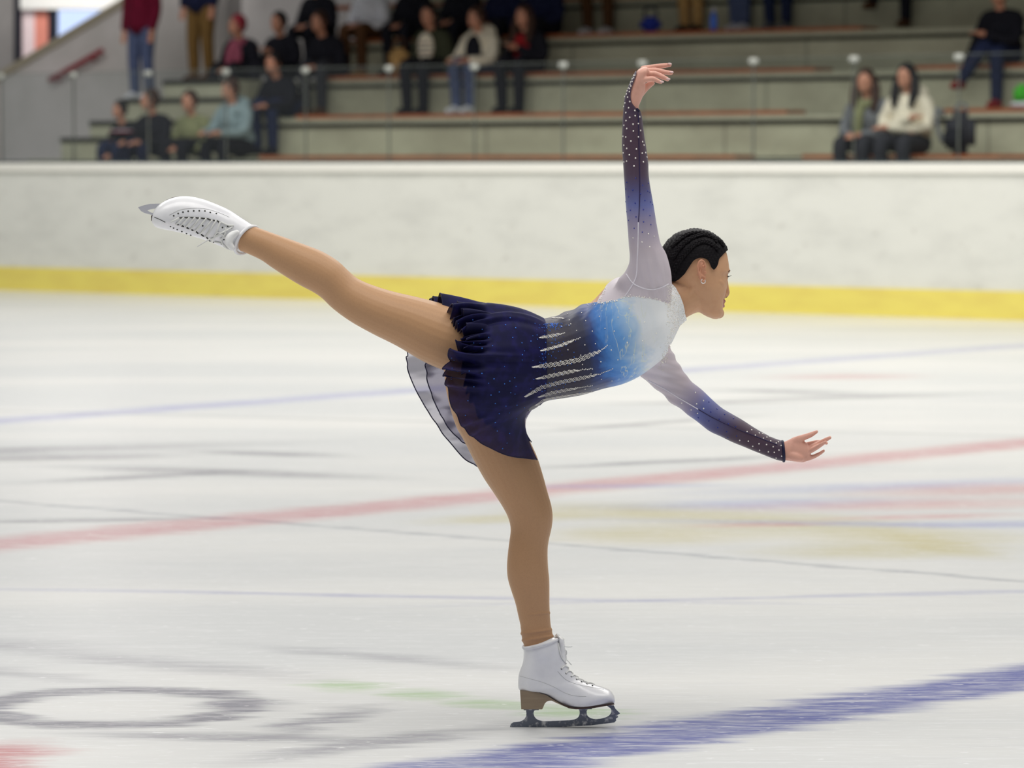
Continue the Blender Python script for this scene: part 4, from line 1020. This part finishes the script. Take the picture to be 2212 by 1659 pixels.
edge = [z2(*p) for p in ((300, 500), (300, 440), (340, 370), (430, 270), (520, 205), (600, 172), (680, 158), (960, 190), (1060, 215), (960, 215), (680, 190), (520, 240), (420, 310), (345, 420), (335, 500))]
link('sole', poly_surface(edge, -.052, .008), plain('sole_dark', (74, 56, 50), 0.5), sk2, False)
b1 = [z2(*p) for p in ((118, 310), (200, 282), (290, 262), (420, 258), (520, 300), (520, 330), (400, 322), (290, 340), (250, 355), (300, 385), (420, 400), (420, 440), (300, 415), (210, 392), (160, 365))]
t = NT('bright_steel'); t.out(srgb(206, 206, 214), 0.3, 0.5, 0.4)
link('blade', poly_surface(b1, -.06, .0042), t.m, sk2, False)
# ================================================================ SPECTATORS
FSK = plain('spectator_skin', (200, 142, 116), 0.6)
def cloth(nm, rgb): return plain(nm, rgb, 0.85, 0.15, var=0.15, scale=14)
HUES = dict(black=(30, 30, 38), navy=(30, 34, 62), jeans=(84, 94, 126), darkjeans=(38, 46, 76), maroon=(104, 18, 44), mustard=(120, 92, 52), olive=(66, 68, 52), sage=(138, 140, 104), teal=(142, 160, 164),
            cream=(236, 226, 204), white=(232, 232, 238), brown=(92, 62, 40), charcoal=(56, 56, 62), red=(150, 30, 36), pink=(160, 84, 104), tan=(190, 150, 96), grey=(120, 122, 126))
def cm(k): return cloth('cloth_'+k, HUES[k])
def spectator(label, px, row, top, legs, hair=('black', 0), shoe='black', head_h=.68, lean=.10, size=1.0, turn=0.0, arms='lap', inner=None, stand=None, knees=.12, long_hair=False, vo=.28, glass=False, feet_out=0.0, cross=False, scarf=None, legdrop=.435, hood=None):
    """seated (row index) or standing person; frame: r along the bench, f towards the rink, h up"""
    if stand is None: v = VT[row]+vo; z0 = ZB[row]; u0 = at(px, 200, v)[0]
    else: v, z0 = stand; u0 = at(px, 200, v)[0]
    base = B(u0, v, z0)
    def L(r, f, h): return base + U*(r*size) - V*(f*size) + Vector((0, 0, h))
    S = size
    if stand is None:
        hip = [(s*.085, 0.0, .10*S) for s in (-1, 1)]; kx = knees
        knee = [(s*kx, .42, .10*S) for s in (-1, 1)]; foot = [(s*(kx-.01), .40+feet_out, -legdrop+.09) for s in (-1, 1)]
        if cross: knee[0] = (-.02, .44, .16*S); foot[0] = (-.22, .52, -.16)
        hh = head_h; ch = (0, lean*.9, hh-.30); nk = (0, lean*1.2, hh-.16); hd = (0, lean*1.45+.02, hh)
        pel = (0, 0, .12*S)
    else:
        pel = (0, 0, .90*S); hip = [(s*.09, 0, .88*S) for s in (-1, 1)]; knee = [(s*.10, .03, .47*S) for s in (-1, 1)]; foot = [(s*.11, 0, .09) for s in (-1, 1)]
        hh = 1.55*S; ch = (0, .01, hh-.28); nk = (0, .0, hh-.15); hd = (0, .02, hh)
    sh = [(s*.165, ch[1], hh-.235) for s in (-1, 1)]
    if arms == 'lap': el = [(s*.23, ch[1]+.06, hh-.47) for s in (-1, 1)]; wr = [(s*.07, ch[1]+.26, hh-.50) for s in (-1, 1)]
    elif arms == 'crossed': el = [(s*.235, ch[1]+.08, hh-.46) for s in (-1, 1)]; wr = [(-s*.10, ch[1]+.19, hh-.43-.04*s) for s in (-1, 1)]
    elif arms == 'prop': el = [(-.27, ch[1]-.02, hh-.44), (.20, ch[1]+.14, hh-.45)]; wr = [(-.36, ch[1]+.02, hh-.66), (.0, ch[1]+.32, hh-.40)]
    elif arms == 'knees': el = [(s*.22, ch[1]+.12, hh-.44) for s in (-1, 1)]; wr = [(s*.12, ch[1]+.36, hh-.46) for s in (-1, 1)]
    elif arms == 'chest': el = [(s*.23, ch[1]+.05, hh-.44) for s in (-1, 1)]; wr = [(s*.05, ch[1]+.24, hh-.34) for s in (-1, 1)]
    else: el = [(s*.22, ch[1]-.01, hh-.50) for s in (-1, 1)]; wr = [(s*.21, ch[1]+.05, hh-.74) for s in (-1, 1)]
    o = empty('person', base, label, 'person', 'spectators on the stand')
    T = lambda bm, pts, r, n=10: tube(bm, [L(*p) for p in pts], [x*S for x in r] if hasattr(r, '__len__') else r*S, n, 3)
    bm = bmesh.new()
    # body, one surface
    T(bm, [pel, ((pel[0]+ch[0])/2, (pel[1]+ch[1])/2, (pel[2]+ch[2])/2), ch, (sh[0][0]*.2, ch[1], sh[0][2])], (.13, .115, .13, .07), 14)
    T(bm, [sh[0], (0, ch[1], sh[0][2]+.01), sh[1]], (.055, .07, .055)); T(bm, [(0, ch[1], nk[2]-.05), nk, (hd[0], hd[1]-.01, hd[2]-.05)], (.06, .05, .05))
    hc = L(*hd); rt = Matrix.Rotation(UANG+turn, 3, 'Z')
    ball(bm, hc, .1*S, 3, (.76, .92, 1.16), rt); fw = rt @ Vector((0, -1, 0)); sdv = rt @ Vector((1, 0, 0))
    ball(bm, hc+fw*.045*S-Vector((0, 0, .055*S)), .058*S, 2, (.85, .9, .9), rt); ball(bm, hc+fw*.098*S-Vector((0, 0, .012)), .017*S, 2, (.7, 1, 1.3), rt)
    for s in (-1, 1): ball(bm, hc+sdv*s*.078*S, .024*S, 2, (.4, .8, 1.2), rt)
    for i in (0, 1):
        T(bm, [sh[i], el[i], wr[i]], (.045, .036, .027)); T(bm, [hip[i], knee[i], foot[i]], (.075, .052, .036))
        d = (Vector(wr[i])-Vector(el[i])).normalized(); w_ = Vector(wr[i]); 
        T(bm, [tuple(w_), tuple(w_+d*.05), tuple(w_+d*.085)], (.026, .030, .026))
        for k in range(4): o_ = Vector((.017*(k-1.5), 0, 0)); T(bm, [tuple(w_+d*.08+o_), tuple(w_+d*.12+o_*1.15), tuple(w_+d*.150+o_*1.2+Vector((0, 0, -.018)))], (.0105, .0095, .008), 6)
        sg = 1 if i == 0 else -1; T(bm, [tuple(w_+d*.03), tuple(w_+d*.07+Vector((sg*.035, 0, .01))), tuple(w_+d*.095+Vector((sg*.042, 0, .012)))], (.013, .011, .009), 6)
    link('body', remesh(bm, .009, 3), FSK, o)
    # jacket
    bm = bmesh.new(); b0 = .03 if stand is None else -.06
    mid = ((pel[0]+ch[0])/2, (pel[1]+ch[1])/2, (pel[2]+ch[2])/2)
    T(bm, [(pel[0], pel[1], pel[2]+b0), mid, ch, (0, ch[1], sh[0][2]-.01)], (.175, .16, .165, .11), 16)
    T(bm, [sh[0], (0, ch[1], sh[0][2]+.01), sh[1]], (.08, .095, .08)); T(bm, [(0, ch[1], sh[0][2]), (0, nk[1], nk[2]-.01)], (.09, .07))
    for i in (0, 1): T(bm, [sh[i], el[i], wr[i]], (.075, .062, .048))
    jk = link('jacket', remesh(bm, .014, 4), cm(top), o)
    if inner:
        bm = bmesh.new(); ball(bm, L(ch[0], ch[1]+.125, ch[2]-.04), .1*S, 3, (1.05, .5, 1.6), Matrix.Rotation(UANG, 3, 'Z')); link('shirt', bm, cm(inner[0]), o)
        for k in range(1, len(inner)):
            bm = bmesh.new(); ball(bm, L(ch[0], ch[1]+.128, ch[2]+.05-.05*k), .1*S, 3, (1.04, .53, .14), Matrix.Rotation(UANG, 3, 'Z')); link('shirt_stripe', bm, cm(inner[k]), o)
    if scarf:
        bm = bmesh.new(); T(bm, [(-.09, nk[1], nk[2]-.03), (0, nk[1]+.10, nk[2]-.05), (.09, nk[1], nk[2]-.03), (0, nk[1]-.08, nk[2]-.01), (-.09, nk[1], nk[2]-.03)], .045)
        T(bm, [(.0, nk[1]+.11, nk[2]-.06), (-.03, ch[1]+.17, ch[2]-.05), (-.03, ch[1]+.17, ch[2]-.22)], (.045, .055, .045)); link('scarf', remesh(bm, .014, 2), cm(scarf), o)
    if hood:
        bm = bmesh.new(); T(bm, [(-.13, nk[1]-.02, nk[2]-.04), (-.10, nk[1]-.09, nk[2]+.01), (0, nk[1]-.12, nk[2]+.03), (.10, nk[1]-.09, nk[2]+.01), (.13, nk[1]-.02, nk[2]-.04), (.09, nk[1]+.08, nk[2]-.09)], (.05, .065, .07, .065, .05, .04)); link('hood', remesh(bm, .014, 3), cm(hood), o)
    # trousers
    bm = bmesh.new()
    T(bm, [hip[0], (0, pel[1], pel[2]-.02), hip[1]], (.115, .13, .115))
    for i in (0, 1): T(bm, [hip[i], tuple((Vector(hip[i])+Vector(knee[i]))/2), knee[i], tuple((Vector(knee[i])+Vector(foot[i]))/2), foot[i]], (.105, .09, .075, .068, .062))
    link('trousers', remesh(bm, .014, 3), cm(legs), o)
    for i in (0, 1):
        f = foot[i]; bm = bmesh.new(); T(bm, [(f[0], f[1]-.05, f[2]-.045), (f[0], f[1]+.02, f[2]-.035), (f[0], f[1]+.11, f[2]-.05), (f[0], f[1]+.17, f[2]-.055)], (.042, .048, .040, .030)); T(bm, [(f[0], f[1]-.01, f[2]+.03), (f[0], f[1], f[2]-.03)], (.045, .045))
        link('shoe', remesh(bm, .012, 2), cm(shoe), o)
    # hair
    bm = bmesh.new(); ball(bm, hc+Vector((0, 0, .022*S))-fw*.020*S, .108*S, 3, (.84, .92, 1.08), rt)
    if long_hair:
        for s in (-1, 1): tube(bm, [hc+sdv*s*.06*S-fw*.02+Vector((0, 0, .05)), hc+sdv*s*.095*S-fw*.01-Vector((0, 0, .04)), hc+sdv*s*.10*S+fw*.03-Vector((0, 0, .17)), hc+sdv*s*.085*S+fw*.07-Vector((0, 0, .28))], (.035, .042, .045, .025), 10, 3)
        tube(bm, [hc-fw*.07+Vector((0, 0, .03)), hc-fw*.09-Vector((0, 0, .1)), hc-fw*.07-Vector((0, 0, .24))], (.06, .07, .05), 10, 3)
    hm = remesh(bm, .010, 2)
    bmh = bmesh.new(); bmh.from_mesh(hm)       # open the face
    fc = hc+fw*.095*S-Vector((0, 0, .035*S))
    dele = [f for f in bmh.faces if (lambda q: abs((q-fc).dot(sdv)) < .062*S and abs((q-fc).z) < .085*S and (q-hc).dot(fw) > .03*S)(f.calc_center_median())]
    bmesh.ops.delete(bmh, geom=dele, context='FACES')
    hn = {'black': (24, 20, 22), 'brown': (62, 40, 30), 'redbeanie': (150, 40, 56), 'grey': (90, 84, 80)}[hair[0]]
    ho = link('knitted_hat' if hair[0] == 'redbeanie' else 'hair', bmh, plain('hair_'+hair[0], hn, 0.6, 0.3), o)
    return o, L
S_ = spectator
S_('person in a maroon top and blue jeans standing at the head of the left stair', 308, None, 'maroon', 'jeans', shoe='white', stand=(3.0, STEPZ[2]), arms='down', size=1.0)
S_('person in mustard brown trousers and a dark top standing beside the person in jeans', 437, None, 'navy', 'mustard', shoe='brown', stand=(3.3, STEPZ[3]), arms='down', size=1.04)
S_('person with a red hat and a pink scarf over a black coat', 533, 2, 'black', 'black', ('redbeanie', 0), head_h=.60, scarf='pink', turn=-.4, inner=('pink',), vo=.30)
S_('dark-jacketed spectator with short black hair sitting right of the red hat', 622, 2, 'black', 'black', head_h=.62, arms='chest', vo=.35)
S_('person in a black coat and jeans sitting behind the pale blue-grey jacket', 622, 1, 'black', 'darkjeans', head_h=.56, lean=.16, arms='knees')
S_('person in a black jumper bending over the lap, hands together', 727, 2, 'black', 'charcoal', ('brown', 0), shoe='brown', head_h=.60, lean=.2)
F_, LF = S_('person in an open dark olive jacket over a striped jumper', 945, 2, 'olive', 'black', head_h=.64, inner=('cream', 'maroon', 'charcoal', 'maroon'), arms='down', turn=.2)
S_('person in a cream hooded jacket with a black front and blue jeans', 1048, 2, 'cream', 'jeans', ('brown', 0), shoe='white', head_h=.60, hood='cream', inner=('black',), arms='knees', turn=-.3, knees=.10)
S_('person in a black coat over a red top, right of the cream hooded jacket', 1150, 2, 'black', 'black', ('brown', 0), head_h=.60, inner=('red',), long_hair=True, arms='chest')
S_('child in a dark jacket sitting leftmost in the front row', 283, 0, 'black', 'darkjeans', head_h=.50, size=.86, lean=.14, turn=-.2)
S_('person in a thick black jacket with hands clasped between the child and the green jumper', 345, 0, 'black', 'navy', ('brown', 0), head_h=.60, turn=-.5, arms='knees')
S_('person in a sage green jumper sitting back in the front row', 430, 0, 'sage', 'black', ('brown', 0), head_h=.58, arms='lap', turn=.2)
S_('person in a pale blue-grey quilted jacket in the front row', 518, 0, 'teal', 'black', ('brown', 0), head_h=.70, arms='knees', hood='teal', turn=-.2)
S_('person with long brown hair, a green scarf and a pale jacket', 1888, 0, 'grey', 'charcoal', ('brown', 1), head_h=.68, long_hair=True, scarf='sage', arms='lap', turn=.3)
S_('person with dark hair and a cream puffer coat, arms folded', 1975, 0, 'cream', 'charcoal', ('black', 1), head_h=.72, long_hair=True, arms='crossed', hood='cream')
S_('person in a black jumper, jeans and red shoes with legs apart at the right edge', 2172, 2, 'black', 'darkjeans', ('brown', 0), shoe='red', head_h=.68, arms='prop', cross=True)
# upper rows
S_('person in a white top and brown trousers behind the olive jacket', 812, 3, 'white', 'brown', shoe='tan', arms='lap', head_h=.66)
S_('person in black with folded hands seated behind the striped jumper', 905, 3, 'black', 'black', arms='lap', head_h=.64)
S_('person in black seated above the cream hooded jacket', 1010, 3, 'black', 'black', arms='lap', head_h=.66)
S_('person in dark navy seated above the pink top', 1100, 3, 'navy', 'black', arms='lap', head_h=.62)
S_('person in navy seated at the right end of the fourth row', 1185, 3, 'navy', 'black', arms='lap', head_h=.66)
S_('person in black seated above the bending black jumper', 700, 3, 'black', 'black', arms='lap', head_h=.66)
S_('person in brown trousers high on the stand beside a blue bag', 1335, 4, 'black', 'brown', shoe='white', knees=.14)
S_('person in black and beige trousers high on the stand beside a blue bottle', 1535, 4, 'black', 'tan', shoe='black', knees=.09)
S_('person in jeans and white shoes high on the stand', 1640, 4, 'navy', 'jeans', shoe='white', knees=.07)
S_('person in dark jeans with grey shoes high on the stand', 1722, 4, 'navy', 'darkjeans', shoe='grey', knees=.11)
S_('person in black with dangling brown boots high on the stand', 1975, 4, 'black', 'black', shoe='brown', cross=True)

def thing_at(name, label, cat, px, row, vo=.15): 
    v = VT[row]+vo; return empty(name, B(at(px, 200, v)[0], v, ZB[row]), label, cat)
def soft_box(w, d, h, r, base, dx=0, dz=0, df=0):
    bm = bmesh.new(); M = Matrix.Translation(base) @ Matrix.Rotation(UANG, 4, 'Z')
    box(bm, (dx, df, dz+h/2), (w, d, h), M); bmesh.ops.bevel(bm, geom=bm.edges[:], offset=r, segments=4, affect='EDGES'); return bm
o = thing_at('backpack', 'dark grey backpack standing on the bench beside the cream puffer coat', 'backpack', 2075, 0, .2); b = o.location
link('bag_body', soft_box(.30, .20, .40, .08, b), cm('charcoal'), o); link('front_pocket', soft_box(.22, .08, .20, .035, b, 0, .04, -.12), cm('black'), o)
bm = bmesh.new(); Mb = Matrix.Translation(b) @ Matrix.Rotation(UANG, 4, 'Z')
tube(bm, [Mb @ Vector(p) for p in ((-.05, .02, .39), (-.04, .02, .46), (.04, .02, .46), (.05, .02, .39))], .014, 8, 3); link('handle', bm, cm('grey'), o)
bm = bmesh.new(); tube(bm, [Mb @ Vector(p) for p in ((-.13, -.08, .36), (-.18, -.12, .42), (-.16, -.14, .25), (-.13, -.11, .12))], .022, 8, 3); link('strap', bm, cm('grey'), o)
o = thing_at('handbag', 'royal blue bag on the upper bench', 'bag', 1405, 3, .2); b = o.location
link('bag_body', soft_box(.24, .16, .17, .05, b), plain('blue_bag', (28, 48, 150), 0.6), o)
bm = bmesh.new(); Mb = Matrix.Translation(b) @ Matrix.Rotation(UANG, 4, 'Z'); tube(bm, [Mb @ Vector(p) for p in ((-.08, 0, .16), (-.06, 0, .26), (.06, 0, .26), (.08, 0, .16))], .012, 8, 3); link('handle', bm, cm('navy'), o)
o = thing_at('water_bottle', 'clear blue water bottle on the upper bench', 'bottle', 1541, 3, .12); b = o.location
bm = bmesh.new(); tube(bm, [b+Vector((0, 0, h)) for h in (.005, .10, .15, .18, .21)], (.036, .036, .034, .018, .014), 14, 2); link('bottle_body', bm, plain('blue_plastic', (70, 120, 230), 0.3), o)
bm = bmesh.new(); tube(bm, [b+Vector((0, 0, h)) for h in (.205, .23)], .017, 12, 1); link('cap', bm, cm('white'), o)
o = thing_at('tote_bag', 'tan tote bag beside the olive jacket', 'bag', 862, 2, .15); b = o.location
link('bag_body', soft_box(.24, .16, .30, .05, b), cm('tan'), o)
bm = bmesh.new(); Mb = Matrix.Translation(b) @ Matrix.Rotation(UANG, 4, 'Z'); tube(bm, [Mb @ Vector(p) for p in ((-.07, 0, .28), (-.06, 0, .40), (.06, 0, .40), (.07, 0, .28))], .010, 8, 3); link('handle', bm, cm('brown'), o)
o = thing_at('shopping_bag', 'bright green bag beside the red shoes at the right edge', 'bag', 2208, 1, .12); b = o.location
link('bag_body', soft_box(.16, .12, .20, .04, b, 0, .02), plain('green_bag', (70, 190, 40), 0.6), o)
link('base_panel', soft_box(.20, .14, .06, .02, b), cm('white'), o)
o = thing_at('paper_folder', 'crimson folder on the lap of the child', 'folder', 262, 0, -.02); o.location.z += .25; b = o.location
link('cover', soft_box(.24, .17, .02, .006, b), plain('crimson', (150, 22, 60), 0.5), o); link('pages', soft_box(.22, .15, .012, .003, b, 0, .019), cm('white'), o)
